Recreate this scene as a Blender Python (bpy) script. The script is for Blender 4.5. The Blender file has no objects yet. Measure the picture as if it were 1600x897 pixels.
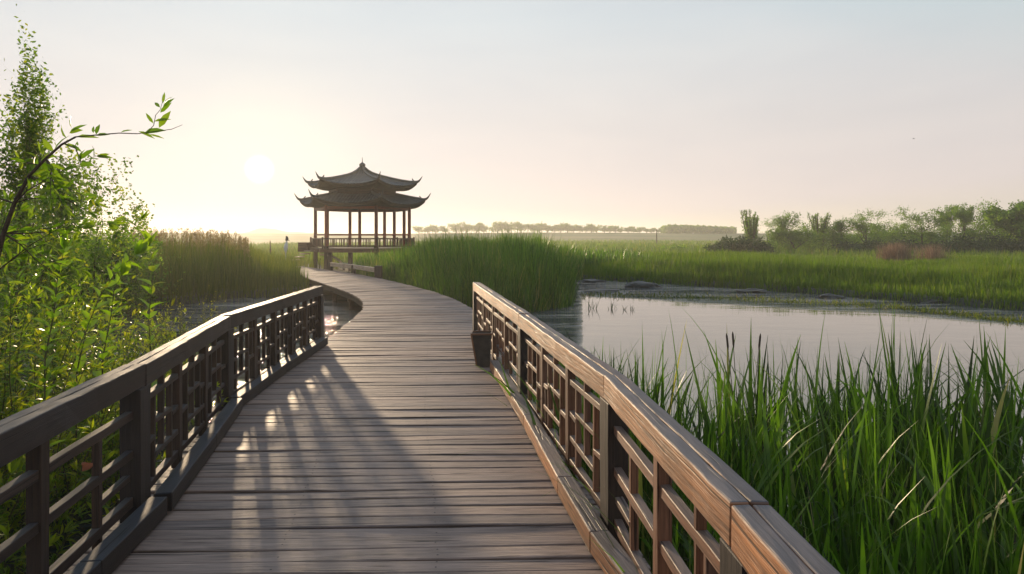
import bpy, bmesh, math, random
import numpy as np
from mathutils import Vector, Matrix, noise as mnoise
random.seed(7)
RS = np.random.RandomState(11)
sc = bpy.context.scene
COL = sc.collection
R = math.radians
F = 1067.0            # focal length in photograph pixels (1600 wide)
CH = 1.75             # eye height above the decking
HY = 370.0            # horizon row

def W(px, py, z=0.0):
    Y = (CH - z) * F / (py - HY)
    return Vector(((px - 800) * Y / F, Y, z))
def P(px, py, Y):
    return Vector(((px - 800) * Y / F, Y, CH - (py - HY) * Y / F))

# ------------------------------------------------------------------ materials
def newmat(name):
    m = bpy.data.materials.new(name); m.use_nodes = True
    nt = m.node_tree
    for n in list(nt.nodes): nt.nodes.remove(n)
    out = nt.nodes.new('ShaderNodeOutputMaterial')
    return m, nt, out
def N(nt, typ, **kw):
    n = nt.nodes.new(typ)
    for k, v in kw.items():
        if k.startswith('i_'):
            n.inputs[k[2:].replace('_', ' ')].default_value = v
        else: setattr(n, k, v)
    return n
def ramp(nt, fac, stops, interp='LINEAR'):
    r = nt.nodes.new('ShaderNodeValToRGB'); r.color_ramp.interpolation = interp
    e = r.color_ramp.elements
    while len(e) > 1: e.remove(e[-1])
    e[0].position = stops[0][0]; e[0].color = (*stops[0][1], 1)
    for p, c in stops[1:]:
        x = e.new(p); x.color = (*c, 1)
    nt.links.new(fac, r.inputs[0]); return r.outputs[0]
def math_(nt, op, a, b=None, c=None, clamp=False):
    n = nt.nodes.new('ShaderNodeMath'); n.operation = op; n.use_clamp = clamp
    for i, x in enumerate((a, b, c)):
        if x is None: continue
        if isinstance(x, (int, float)): n.inputs[i].default_value = x
        else: nt.links.new(x, n.inputs[i])
    return n.outputs[0]
def mixc(nt, fac, a, b, mode='MIX'):
    n = nt.nodes.new('ShaderNodeMix'); n.data_type = 'RGBA'; n.blend_type = mode
    for sock, x in ((n.inputs[0], fac), (n.inputs[6], a), (n.inputs[7], b)):
        if isinstance(x, (int, float)): sock.default_value = x
        elif isinstance(x, tuple): sock.default_value = (*x, 1)
        else: nt.links.new(x, sock)
    return n.outputs[2]
def mapping(nt, src, scale, loc=(0, 0, 0)):
    m = nt.nodes.new('ShaderNodeMapping'); m.inputs['Scale'].default_value = scale; m.inputs['Location'].default_value = loc
    nt.links.new(src, m.inputs[0]); return m.outputs[0]
def noise(nt, vec, scale=1, detail=4, rough=.55, dist=0):
    n = nt.nodes.new('ShaderNodeTexNoise'); n.inputs['Scale'].default_value = scale
    n.inputs['Detail'].default_value = detail; n.inputs['Roughness'].default_value = rough; n.inputs['Distortion'].default_value = dist
    if vec is not None: nt.links.new(vec, n.inputs['Vector'])
    return n.outputs[0]

def wood_mat(name, dark, light, grey, greyamt=.85, rough=.62, bump=.35, grain=38, spec=.35, knots=True):
    m, nt, out = newmat(name)
    uv = N(nt, 'ShaderNodeUVMap').outputs[0]
    at = N(nt, 'ShaderNodeAttribute', attribute_name='rnd').outputs[2]
    g1 = noise(nt, mapping(nt, uv, (1.6, grain, 1)), 1, 6, .65, .6)
    g2 = noise(nt, mapping(nt, uv, (5, grain * 4, 1)), 1, 3, .6, .2)
    g = math_(nt, 'ADD', math_(nt, 'MULTIPLY', g1, .65), math_(nt, 'MULTIPLY', g2, .35))
    big = noise(nt, mapping(nt, uv, (1.1, 3.0, 1)), 1, 3, .5)
    base = ramp(nt, g, [(.36, dark), (.60, light)])
    greyc = ramp(nt, g, [(.30, tuple(x * .32 for x in grey)), (.45, tuple(x * .85 for x in grey)), (.72, tuple(min(1, x * 1.55) for x in grey))])
    geo = N(nt, 'ShaderNodeNewGeometry')
    sep = N(nt, 'ShaderNodeSeparateXYZ'); nt.links.new(geo.outputs['True Normal'], sep.inputs[0])
    up = math_(nt, 'MULTIPLY_ADD', math_(nt, 'ABSOLUTE', sep.outputs[2]), greyamt, 0.06, clamp=True)
    up = math_(nt, 'ADD', up, math_(nt, 'MULTIPLY_ADD', big, .9, -.45), clamp=True)
    c = mixc(nt, up, base, greyc)
    # each board has its own tone
    tone = ramp(nt, at, [(0, (.62, .62, .66)), (.35, (.9, .88, .88)), (.7, (1.05, 1.0, .97)), (1, (1.3, 1.18, 1.08))])
    c = mixc(nt, 1.0, c, tone, 'MULTIPLY')
    blot = ramp(nt, noise(nt, mapping(nt, uv, (2.3, 9, 1), (3, 5, 0)), 1, 5, .6, .4), [(.30, (.55, .53, .52)), (.5, (1, 1, 1))])
    c = mixc(nt, .75, c, blot, 'MULTIPLY')
    h = g
    if knots:
        v = nt.nodes.new('ShaderNodeTexVoronoi'); v.inputs['Scale'].default_value = 1; v.feature = 'F1'
        nt.links.new(mapping(nt, uv, (1.0, 5.5, 1)), v.inputs['Vector'])
        k = ramp(nt, v.outputs['Distance'], [(.03, (.28, .24, .22)), (.09, (1, 1, 1))])
        c = mixc(nt, .8, c, k, 'MULTIPLY')
    crack = ramp(nt, noise(nt, mapping(nt, uv, (.7, grain * .9, 1), (7, 1, 0)), 1, 2, .5, .8), [(.335, (0, 0, 0)), (.36, (1, 1, 1))])
    c = mixc(nt, .8, c, mixc(nt, crack, tuple(x * .3 for x in dark), (1, 1, 1)), 'MULTIPLY')
    p = N(nt, 'ShaderNodeBsdfPrincipled'); nt.links.new(c, p.inputs['Base Color'])
    nt.links.new(math_(nt, 'MULTIPLY_ADD', g, .3, rough - .15), p.inputs['Roughness'])
    p.inputs['Specular IOR Level'].default_value = spec
    b = N(nt, 'ShaderNodeBump'); b.inputs['Strength'].default_value = bump; b.inputs['Distance'].default_value = .012
    hh = math_(nt, 'MULTIPLY', math_(nt, 'ADD', h, math_(nt, 'MULTIPLY', big, .6)), math_(nt, 'MULTIPLY_ADD', crack, .5, .5))
    nt.links.new(hh, b.inputs['Height']); nt.links.new(b.outputs[0], p.inputs['Normal'])
    nt.links.new(p.outputs[0], out.inputs[0]); return m

def leaf_mat(name, stops, trans, tw=.45, rough=.45, spec=.3):
    """stops: reflectance over the per-leaf value v; trans: transmitted colour multiplier"""
    m, nt, out = newmat(name)
    at = N(nt, 'ShaderNodeAttribute', attribute_name='v').outputs[2]
    c = ramp(nt, at, stops)
    geo = N(nt, 'ShaderNodeNewGeometry')
    n1 = noise(nt, geo.outputs['Position'], .5, 2)
    c = mixc(nt, .7, c, ramp(nt, n1, [(.3, (.72, .74, .7)), (.7, (1.2, 1.16, 1.05))]), 'MULTIPLY')
    p = N(nt, 'ShaderNodeBsdfPrincipled'); p.inputs['Roughness'].default_value = rough
    p.inputs['Specular IOR Level'].default_value = spec
    nt.links.new(c, p.inputs['Base Color'])
    t = N(nt, 'ShaderNodeBsdfTranslucent')
    nt.links.new(mixc(nt, 1.0, c, trans, 'MULTIPLY'), t.inputs['Color'])
    mx = N(nt, 'ShaderNodeMixShader'); mx.inputs[0].default_value = tw
    nt.links.new(p.outputs[0], mx.inputs[1]); nt.links.new(t.outputs[0], mx.inputs[2])
    nt.links.new(mx.outputs[0], out.inputs[0]); return m

def plain_mat(name, c1, c2, scale=6, rough=.7, spec=.3, bump=.2):
    m, nt, out = newmat(name)
    tc = N(nt, 'ShaderNodeTexCoord').outputs['Object']
    n1 = noise(nt, tc, scale, 5, .6)
    p = N(nt, 'ShaderNodeBsdfPrincipled'); p.inputs['Roughness'].default_value = rough; p.inputs['Specular IOR Level'].default_value = spec
    nt.links.new(ramp(nt, n1, [(.3, c1), (.7, c2)]), p.inputs['Base Color'])
    b = N(nt, 'ShaderNodeBump'); b.inputs['Strength'].default_value = bump; b.inputs['Distance'].default_value = .02
    nt.links.new(n1, b.inputs['Height']); nt.links.new(b.outputs[0], p.inputs['Normal'])
    nt.links.new(p.outputs[0], out.inputs[0]); return m

M = {}
M['deck'] = wood_mat('deck_wood', (.08, .055, .045), (.26, .18, .145), (.31, .235, .20), .75, .62, .8, 26, .36)
M['rail'] = wood_mat('sunlit_rail_wood', (.10, .035, .012), (.48, .20, .07), (.13, .115, .12), .95, .55, .6, 42, .4)  # raw-wood orange, with the warm sunlight also put into the colour
M['post'] = wood_mat('shaded_post_wood', (.010, .008, .008), (.036, .024, .02), (.045, .052, .066), .9, .6, .5, 36, .3)  # near-black blue-grey: shade of the bush-side railing put into the colour
M['shadelat'] = wood_mat('shaded_lattice_wood', (.018, .011, .009), (.055, .032, .022), (.06, .06, .065), .7, .6, .5, 44, .3, False)  # shaded copy of the lattice wood, its shade put into the colour
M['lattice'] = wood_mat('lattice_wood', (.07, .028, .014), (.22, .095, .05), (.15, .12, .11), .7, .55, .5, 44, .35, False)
M['beam'] = wood_mat('beam_wood', (.05, .035, .025), (.13, .09, .065), (.12, .10, .09), .8, .75, .4, 30, .2)
M['pale'] = wood_mat('pale_wood', (.30, .22, .15), (.55, .43, .32), (.5, .42, .35), .6, .7, .3, 20, .3)
M['redwood'] = wood_mat('pavilion_red_wood', (.13, .022, .008), (.30, .06, .02), (.22, .07, .04), .3, .45, .2, 20, .4, False)
M['darkwood'] = wood_mat('pavilion_dark_wood', (.05, .03, .02), (.12, .07, .045), (.13, .10, .08), .6, .6, .3, 20, .3, False)
M['tile'] = plain_mat('roof_tile', (.03, .034, .034), (.07, .075, .07), 3, .5, .45, .5)
M['ridge'] = plain_mat('ridge_tile', (.045, .045, .045), (.09, .088, .08), 6, .5, .4, .3)
M['soffit'] = plain_mat('soffit_wood', (.025, .02, .015), (.055, .042, .03), 5, .7, .2, .2)
M['rock'] = plain_mat('wet_mud', (.012, .011, .009), (.035, .03, .022), 9, .5, .5, .6)
M['bark'] = plain_mat('bark', (.035, .025, .017), (.09, .065, .045), 14, .85, .2, .8)
M['twig'] = plain_mat('green_stem', (.05, .06, .02), (.11, .10, .035), 14, .6, .3, .3)
M['bin'] = plain_mat('dark_board', (.03, .027, .025), (.06, .052, .047), 10, .6, .35, .3)
M['feather'] = plain_mat('white_feather', (.55, .55, .5), (.75, .74, .7), 20, .7)
M['black'] = plain_mat('black_feather', (.01, .01, .012), (.03, .03, .03), 20, .5)
M['iron'] = plain_mat('nail_iron', (.02, .014, .011), (.05, .035, .028), 30, .5)
G = (1.5, 2.1, .55)
M['reed'] = leaf_mat('reed_blade', [(0, (.012, .026, .008)), (.45, (.055, .105, .013)), (.85, (.11, .18, .028)), (.94, (.17, .18, .04)), (1, (.3, .23, .12))], (1.7, 2.2, .5), .5, .38, .4)
M['reed_field'] = leaf_mat('reed_field_blade', [(0, (.06, .11, .012)), (.5, (.085, .145, .014)), (.9, (.14, .17, .022)), (1, (.2, .17, .07))], (1.7, 1.9, .5), .5, .55, .2)
M['reed_olive'] = leaf_mat('reed_olive_blade', [(0, (.045, .075, .012)), (.5, (.08, .115, .016)), (.9, (.12, .14, .025)), (1, (.17, .14, .05))], (1.7, 1.7, .4), .5, .55, .2)
M['plume'] = leaf_mat('reed_plume', [(0, (.15, .135, .07)), (1, (.30, .26, .16))], (1.3, 1.1, .8), .5, .8, .1)
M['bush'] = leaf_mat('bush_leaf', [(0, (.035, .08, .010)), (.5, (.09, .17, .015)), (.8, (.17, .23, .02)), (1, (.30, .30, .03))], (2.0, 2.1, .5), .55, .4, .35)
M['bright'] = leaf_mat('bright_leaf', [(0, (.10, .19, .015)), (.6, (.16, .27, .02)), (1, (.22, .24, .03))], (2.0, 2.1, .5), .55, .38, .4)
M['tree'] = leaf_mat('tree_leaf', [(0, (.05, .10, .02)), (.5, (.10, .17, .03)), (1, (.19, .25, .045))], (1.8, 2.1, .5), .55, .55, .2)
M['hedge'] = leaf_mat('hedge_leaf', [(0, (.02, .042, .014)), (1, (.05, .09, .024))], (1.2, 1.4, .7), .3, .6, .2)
M['yellow'] = leaf_mat('yellow_green_leaf', [(0, (.12, .17, .02)), (1, (.28, .28, .035))], (2.0, 2.0, .5), .5, .45, .3)
M['dry'] = leaf_mat('dry_grass', [(0, (.18, .12, .085)), (.6, (.30, .20, .15)), (1, (.45, .36, .27))], (1.1, 1.0, .9), .35, .8, .1)
M['rust'] = leaf_mat('dead_leaf', [(0, (.22, .07, .03)), (1, (.36, .13, .07))], (1.3, .9, .6), .35, .7, .15)

# ------------------------------------------------------------------ object helpers
def tag(o, label=None, cat=None, group=None, kind=None):
    if label: o['label'] = label
    if cat: o['category'] = cat
    if group: o['group'] = group
    if kind: o['kind'] = kind
    return o
def thing(name, label, cat, loc=(0, 0, 0), group=None, rz=0):
    o = bpy.data.objects.new(name, None); COL.objects.link(o)
    o.location = loc; o.rotation_euler = (0, 0, rz); o.empty_display_size = .3
    return tag(o, label, cat, group)
def link(o, parent=None, keep=True):
    """parent without moving: child coordinates stay world ones"""
    COL.objects.link(o)
    if parent is not None:
        o.parent = parent
        if keep:
            bpy.context.view_layer.update()
            o.matrix_parent_inverse = parent.matrix_world.inverted()
    return o

class MB:
    def __init__(s): s.v = []; s.f = []; s.uv = []; s.r = []
    def add(s, verts, faces, uvs=None, rnd=None):
        o = len(s.v); s.v += [tuple(p) for p in verts]
        rr = random.random() if rnd is None else rnd
        s.r += [rr] * len(verts)
        for i, f in enumerate(faces):
            s.f.append(tuple(o + k for k in f))
            s.uv.append(uvs[i] if uvs else [(0, 0)] * len(f))
        return s
    def build(s, name, mat, parent=None, bevel=0, smooth=False, local=False, segs=2):
        me = bpy.data.meshes.new(name); me.from_pydata(s.v, [], s.f)
        uvl = me.uv_layers.new(name='UVMap')
        flat = [c for f in s.uv for p in f for c in p]
        uvl.data.foreach_set('uv', flat)
        a = me.attributes.new('rnd', 'FLOAT', 'POINT'); a.data.foreach_set('value', s.r)
        me.materials.append(mat)
        if smooth: me.polygons.foreach_set('use_smooth', [True] * len(me.polygons))
        me.update()
        o = bpy.data.objects.new(name, me)
        if bevel:
            b = o.modifiers.new('bevel', 'BEVEL'); b.width = bevel; b.segments = segs; b.limit_method = 'ANGLE'; b.angle_limit = R(40)
        link(o, parent, keep=not local); return o

def beam(mb, p0, p1, w, h, n=1, jit=0.0, up=Vector((0, 0, 1)), rnd=None, taper=1.0):
    """rectangular bar from p0 to p1, w across, h along up; uv.x runs along it in metres"""
    p0 = Vector(p0); p1 = Vector(p1); d = p1 - p0; L = d.length; d.normalize()
    side = d.cross(up)
    if side.length < 1e-4: side = d.cross(Vector((0, 1, 0)))
    side.normalize(); u2 = side.cross(d).normalized()
    vs = []; u0 = random.random() * 30; v0 = random.random() * 20
    for i in range(n + 1):
        t = i / n; c = p0 + d * L * t; s = 1 + (taper - 1) * t
        for a, b in ((-1, -1), (1, -1), (1, 1), (-1, 1)):
            j = Vector((random.uniform(-jit, jit), random.uniform(-jit, jit), random.uniform(-jit, jit))) if jit else Vector()
            vs.append(c + side * a * w / 2 * s + u2 * b * h / 2 * s + j)
    fs = []; uv = []
    per = [0, w, w + h, 2 * w + h, 2 * w + 2 * h]
    for i in range(n):
        ua, ub = u0 + L * i / n, u0 + L * (i + 1) / n
        for k in range(4):
            a = i * 4 + k; b = i * 4 + (k + 1) % 4
            fs.append((a, b, b + 4, a + 4)); uv.append([(ua, v0 + per[k]), (ua, v0 + per[k + 1]), (ub, v0 + per[k + 1]), (ub, v0 + per[k])])
    fs.append((3, 2, 1, 0)); uv.append([(u0, v0 + h), (u0 + .01, v0 + h), (u0 + .01, v0), (u0, v0)])
    e = n * 4; fs.append((e, e + 1, e + 2, e + 3)); uv.append([(u0, v0), (u0 + .01, v0), (u0 + .01, v0 + h), (u0, v0 + h)])
    # orient outward
    mb.add(vs, [tuple(reversed(f)) for f in fs], [list(reversed(x)) for x in uv], rnd)
    return mb

def tube(mb, pts, radii, sides=6, rnd=None, cap=True):
    pts = [Vector(p) for p in pts]; n = len(pts); vs = []; fs = []; uv = []
    ref = Vector((0, 0, 1)) if abs((pts[-1] - pts[0]).normalized().z) < .9 else Vector((1, 0, 0))
    acc = 0
    us = []
    for i, p in enumerate(pts):
        d = (pts[min(i + 1, n - 1)] - pts[max(i - 1, 0)]).normalized()
        a = d.cross(ref).normalized(); b = d.cross(a).normalized()
        if i: acc += (p - pts[i - 1]).length
        us.append(acc)
        for k in range(sides):
            t = 2 * math.pi * k / sides
            vs.append(p + (a * math.cos(t) + b * math.sin(t)) * radii[i])
    for i in range(n - 1):
        for k in range(sides):
            a0 = i * sides + k; a1 = i * sides + (k + 1) % sides
            fs.append((a0, a1, a1 + sides, a0 + sides))
            uv.append([(us[i], k * .03), (us[i], (k + 1) * .03), (us[i + 1], (k + 1) * .03), (us[i + 1], k * .03)])
    if cap:
        fs.append(tuple(reversed(range(sides)))); uv.append([(0, 0)] * sides)
        fs.append(tuple(range((n - 1) * sides, n * sides))); uv.append([(0, 0)] * sides)
    mb.add(vs, fs, uv, rnd); return mb

def npmesh(name, verts, quads, tris, mat, vattr, parent=None, smooth=False, local=False):
    """fast mesh: verts (N,3), quads (A,4), tris (B,3)"""
    me = bpy.data.meshes.new(name)
    nq = 0 if quads is None else len(quads); ntr = 0 if tris is None else len(tris)
    me.vertices.add(len(verts)); me.vertices.foreach_set('co', np.ascontiguousarray(verts, dtype=np.float32).ravel())
    loops = []
    if nq: loops.append(np.asarray(quads).ravel())
    if ntr: loops.append(np.asarray(tris).ravel())
    loops = np.concatenate(loops).astype(np.int32)
    me.loops.add(len(loops)); me.loops.foreach_set('vertex_index', loops)
    me.polygons.add(nq + ntr)
    st = np.concatenate([np.arange(nq) * 4, nq * 4 + np.arange(ntr) * 3]).astype(np.int32)
    me.polygons.foreach_set('loop_start', st)
    me.update(calc_edges=True)
    if smooth: me.polygons.foreach_set('use_smooth', np.ones(nq + ntr, dtype=bool))
    a = me.attributes.new('v', 'FLOAT', 'POINT'); a.data.foreach_set('value', np.asarray(vattr, dtype=np.float32))
    me.materials.append(mat); me.validate()
    o = bpy.data.objects.new(name, me); link(o, parent, keep=not local); return o

# ------------------------------------------------------------------ blades and leaves
def blades(base, h, w, yaw, lean, bend, seg=3, twist=None, taper=.6, v=None):
    n = len(base); base = np.asarray(base, float)
    h = np.broadcast_to(h, n).astype(float); w = np.broadcast_to(w, n).astype(float)
    if twist is None: twist = RS.uniform(-1.2, 1.2, n)
    d = np.stack([np.cos(yaw), np.sin(yaw), np.zeros(n)], 1)
    s = np.stack([-np.sin(yaw + twist), np.cos(yaw + twist), np.zeros(n)], 1)
    p = base.copy(); rings = []
    for k in range(seg + 1):
        t = k / seg
        prof = min(1.0, ((1 - t) / taper)) ** .8 if t > 0 else .75
        prof = max(prof, .03)
        rings.append(p - s * (w * prof / 2)[:, None]); rings.append(p + s * (w * prof / 2)[:, None])
        th = lean + bend * ((k + .5) / seg) ** 1.6
        p = p + d * (h / seg * np.sin(th))[:, None]; p[:, 2] += h / seg * np.cos(th)
    V = np.stack(rings, 1)                       # n, 2(seg+1), 3
    m = 2 * (seg + 1)
    q = np.array([[2 * k, 2 * k + 1, 2 * k + 3, 2 * k + 2] for k in range(seg)])
    Q = (q[None] + (np.arange(n) * m)[:, None, None]).reshape(-1, 4)
    if v is None: v = RS.rand(n)
    return V.reshape(-1, 3), Q, np.repeat(v, m)
def merge(parts):
    vs, qs, at = [], [], []; o = 0
    for V, Q, a in parts:
        vs.append(V); qs.append(Q + o); at.append(a); o += len(V)
    return np.concatenate(vs), np.concatenate(qs), np.concatenate(at)

def leaves(Pn, D, Nn, L, Wd, v, droop=.25):
    """lanceolate folded leaves, 8 vertices each"""
    Pn = np.asarray(Pn, float); n = len(Pn); D = np.asarray(D, float); Nn = np.asarray(Nn, float)
    D /= np.linalg.norm(D, axis=1)[:, None] + 1e-9
    S = np.cross(D, Nn); S /= np.linalg.norm(S, axis=1)[:, None] + 1e-9
    U = np.cross(S, D)
    L = np.broadcast_to(L, n)[:, None]; Wd = np.broadcast_to(Wd, n)[:, None]
    def pt(t, s, u): return Pn + D * L * t + S * Wd * s + U * (Wd * u - L * droop * t * t)
    V = np.stack([pt(0, 0, 0), pt(.3, -.42, .18), pt(.3, 0, 0), pt(.3, .42, .18), pt(.65, -.38, .15), pt(.65, 0, 0), pt(.65, .38, .15), pt(1, 0, 0)], 1)
    o = (np.arange(n) * 8)[:, None, None]
    q = np.array([[2, 3, 6, 5], [1, 2, 5, 4]]); t = np.array([[0, 3, 2], [0, 2, 1], [5, 6, 7], [4, 5, 7]])
    return V.reshape(-1, 3), (q[None] + o).reshape(-1, 4), (t[None] + o).reshape(-1, 3), np.repeat(v, 8)

class LeafBag:
    def __init__(s): s.p = []; s.d = []; s.n = []; s.l = []; s.w = []; s.v = []
    def add(s, p, d, n, l, w, v): s.p.append(tuple(p)); s.d.append(tuple(d)); s.n.append(tuple(n)); s.l.append(l); s.w.append(w); s.v.append(v)
    def build(s, name, mat, parent, local=False):
        V, Q, T, a = leaves(s.p, s.d, s.n, np.array(s.l), np.array(s.w), np.array(s.v))
        return npmesh(name, V, Q, T, mat, a, parent, local=local)

def quadleaves(Pn, size, v, flat=.0):
    """small two-triangle leaf faces, random orientation (distant crowns)"""
    n = len(Pn); Pn = np.asarray(Pn)
    a = RS.normal(size=(n, 3)); a /= np.linalg.norm(a, axis=1)[:, None]
    b = np.cross(a, RS.normal(size=(n, 3))); b /= np.linalg.norm(b, axis=1)[:, None]
    L = (np.broadcast_to(size, n) * RS.uniform(.6, 1.3, n))[:, None]
    V = np.stack([Pn - a * L * .5, Pn + b * L * .28, Pn + a * L * .5, Pn - b * L * .28], 1)
    Q = (np.arange(4)[None] + (np.arange(n) * 4)[:, None])
    return V.reshape(-1, 3), Q, np.repeat(v, 4)

def rvec(rng, s=1.0): return Vector((rng.gauss(0, s), rng.gauss(0, s), rng.gauss(0, s)))
def stem_path(rng, p, d, L, n=6, curl=.12, grav=0.0):
    pts = [Vector(p)]; d = Vector(d).normalized()
    for i in range(n):
        d = (d + rvec(rng, curl) + Vector((0, 0, grav))).normalized()
        pts.append(pts[-1] + d * (L / n))
    return pts

# ------------------------------------------------------------------ world, sun, camera
SUN_AZ, SUN_EL = R(-22.0), R(6.8)       # the light; azimuth from +Y towards +X
DISC_AZ, DISC_EL = R(-20.3), R(5.3)
def dirv(az, el): return Vector((math.sin(az) * math.cos(el), math.cos(az) * math.cos(el), math.sin(el)))
w = bpy.data.worlds.new('World'); sc.world = w; w.use_nodes = True
nt = w.node_tree
for n_ in list(nt.nodes): nt.nodes.remove(n_)
wo = nt.nodes.new('ShaderNodeOutputWorld')
tc = N(nt, 'ShaderNodeTexCoord').outputs['Generated']
nm = N(nt, 'ShaderNodeVectorMath', operation='NORMALIZE'); nt.links.new(tc, nm.inputs[0])
dn = nm.outputs[0]
sp = N(nt, 'ShaderNodeSeparateXYZ'); nt.links.new(dn, sp.inputs[0])
z = sp.outputs[2]
basec = ramp(nt, z, [(0.0, (.72, .60, .55)), (.06, (.73, .62, .585)), (.16, (.68, .63, .61)), (.30, (.56, .62, .66)), (.6, (.42, .52, .62)), (1, (.32, .42, .56))])
dt = N(nt, 'ShaderNodeVectorMath', operation='DOT_PRODUCT'); nt.links.new(dn, dt.inputs[0]); dt.inputs[1].default_value = dirv(DISC_AZ, DISC_EL)
dd = math_(nt, 'MAXIMUM', dt.outputs['Value'], 0)
def powglow(e, col):
    f = math_(nt, 'POWER', dd, e)
    return mixc(nt, 1.0, f, col, 'MULTIPLY')
def addc(a, b): return mixc(nt, 1.0, a, b, 'ADD')
n0 = noise(nt, mapping(nt, dn, (1.5, 1.5, 7), (2, 0, 0)), 1.6, 4, .5, .6)
basec = mixc(nt, 1.0, basec, ramp(nt, n0, [(.3, (.93, .945, .965)), (.7, (1.05, 1.045, 1.03))]), 'MULTIPLY')
g = addc(basec, powglow(4, (.10, .10, .10)))
g = addc(g, powglow(22, (.07, .063, .045)))
g = addc(g, powglow(150, (.16, .14, .05)))
disc = math_(nt, 'SMOOTHSTEP' if False else 'MULTIPLY', 1, 1)
mr = N(nt, 'ShaderNodeMapRange', interpolation_type='SMOOTHSTEP'); nt.links.new(dt.outputs['Value'], mr.inputs[0])
mr.inputs[1].default_value = math.cos(R(1.25)); mr.inputs[2].default_value = math.cos(R(.1)); mr.inputs[3].default_value = 0; mr.inputs[4].default_value = 1
g = addc(g, mixc(nt, 1.0, mr.outputs[0], (1.0, .97, .8), 'MULTIPLY'))
bg1 = N(nt, 'ShaderNodeBackground'); nt.links.new(g, bg1.inputs[0]); bg1.inputs[1].default_value = .72
sky = N(nt, 'ShaderNodeTexSky', sky_type='NISHITA', sun_disc=False, sun_elevation=SUN_EL, sun_rotation=SUN_AZ, air_density=1.0, dust_density=1.0, ozone_density=1.0)
bg2 = N(nt, 'ShaderNodeBackground'); nt.links.new(mixc(nt, 1.0, sky.outputs[0], (2.4, 2.4, 2.4), 'DARKEN'), bg2.inputs[0]); bg2.inputs[1].default_value = .05
ad = N(nt, 'ShaderNodeAddShader'); nt.links.new(bg1.outputs[0], ad.inputs[0]); nt.links.new(bg2.outputs[0], ad.inputs[1])
nt.links.new(ad.outputs[0], wo.inputs[0])

sl = bpy.data.lights.new('sun', 'SUN'); sl.energy = 4.7; sl.angle = R(1.6); sl.color = (1, .75, .48)
so = bpy.data.objects.new('sun', sl); COL.objects.link(so)
so.rotation_euler = (-dirv(SUN_AZ, SUN_EL)).to_track_quat('-Z', 'Y').to_euler(); so.location = (-8, 20, 12)

cam = bpy.data.cameras.new('camera'); cam.lens = 24; cam.sensor_width = 36; cam.clip_end = 6000; cam.clip_start = .05
cam.shift_y = -(448.5 - HY) / 1600
co = bpy.data.objects.new('camera', cam); COL.objects.link(co); co.location = (0, 0, CH); co.rotation_euler = (R(90), 0, 0)
sc.camera = co
sc.render.resolution_x, sc.render.resolution_y = 1024, 574
sc.view_settings.view_transform = 'Standard'; sc.view_settings.look = 'None'; sc.view_settings.gamma = 1
sc.view_settings.exposure = .25
sc.cycles.use_denoising = True
sc.cycles.max_bounces = 8; sc.cycles.transparent_max_bounces = 8; sc.cycles.volume_bounces = 1
sc.cycles.caustics_reflective = False; sc.cycles.caustics_refractive = False
sc.cycles.sample_clamp_indirect = 6

# ------------------------------------------------------------------ terrain and water
WZ = -.6
BX = [-200, -60, -20, -14.5, -12, -10.5, -8, -5, -3.4, -2.4, 0, 1.9, 2.25, 3.3, 4, 8, 11, 16, 22, 40, 200]
BY = [4, 5, 9, 15, 22, 26, 27, 27, 24, 21, 20.6, 22.6, 25, 36.6, 37.4, 33, 29.5, 21.6, 16, 6, 4]
def bankY(x): return np.interp(x, BX, BY)
def wob(x, y): return .5 * np.sin(x * 1.3 + y * .4) + .3 * np.sin(x * 2.9 - y * 1.7 + 1) + .35 * np.sin(y * 2.1 + x * .6 + 2)
def sst(a, b, x):
    t = np.clip((x - a) / (b - a), 0, 1); return t * t * (3 - 2 * t)
def railX(y): return np.interp(y, [-2, .3, 1.6, 3.9, 7.1, 12, 14], [1.1, .95, .80, .53, .13, -.66, -1.0])
def height(x, y):
    x = np.asarray(x, float); y = np.asarray(y, float); wv = wob(x, y)
    s = y - bankY(x) + wv * .35
    h = -1.15 + .75 * sst(-.6, 1.3, s) + .06 * wv * sst(1, 4, s)
    h = h + sst(0, 12, s) * .12 * (x > 3) + 3.7 * sst(230, 345, y) + .5 * sst(60, 180, y) * (.5 + .5 * np.sin(x * .03 + 1))
    nr = -.70 + .075 * wv + .05 * np.sin(x * 7 + y * 5) - 2.0 * sst(7.2, 10.2, y + .25 * wv + np.where(x > 3, (x - 3) * .12, 0)) - 1.0 * sst(.3, -.6, x - railX(y))
    nl = -.46 + .05 * wv - 1.2 * sst(-4.4, -3.2, x) - 1.2 * sst(8.5, 12.5, y + (x + 6) * .5 * (x < -6))
    return np.maximum(h, np.maximum(np.where(y < 14, nr, -2), np.where(y < 20, nl, -2)))
def axis(a0, a1, st, ends):
    m = list(np.arange(a0, a1 + 1e-6, st)); s = st; lo = [a0]; hi = [a1]
    while lo[-1] > ends[0]: s *= 1.16; lo.append(lo[-1] - s)
    s = st
    while hi[-1] < ends[1]: s *= 1.16; hi.append(hi[-1] + s)
    return np.array(lo[:0:-1] + m + hi[1:])
gx = axis(-22, 24, .3, (-900, 900)); gy = axis(-4, 46, .3, (-60, 1350))
XX, YY = np.meshgrid(gx, gy, indexing='ij'); ZZ = height(XX, YY)
nx, ny = len(gx), len(gy)
idx = (np.arange(nx - 1)[:, None] * ny + np.arange(ny - 1)[None]).ravel()
Qd = np.stack([idx, idx + ny, idx + ny + 1, idx + 1], 1)
m, nt, out = newmat('marsh_ground')
geo = N(nt, 'ShaderNodeNewGeometry'); pos = geo.outputs['Position']
sp = N(nt, 'ShaderNodeSeparateXYZ'); nt.links.new(pos, sp.inputs[0])
n1 = noise(nt, mapping(nt, pos, (.02, .06, .5)), 1, 5, .6); n2 = noise(nt, pos, 1.3, 6, .65)
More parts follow.
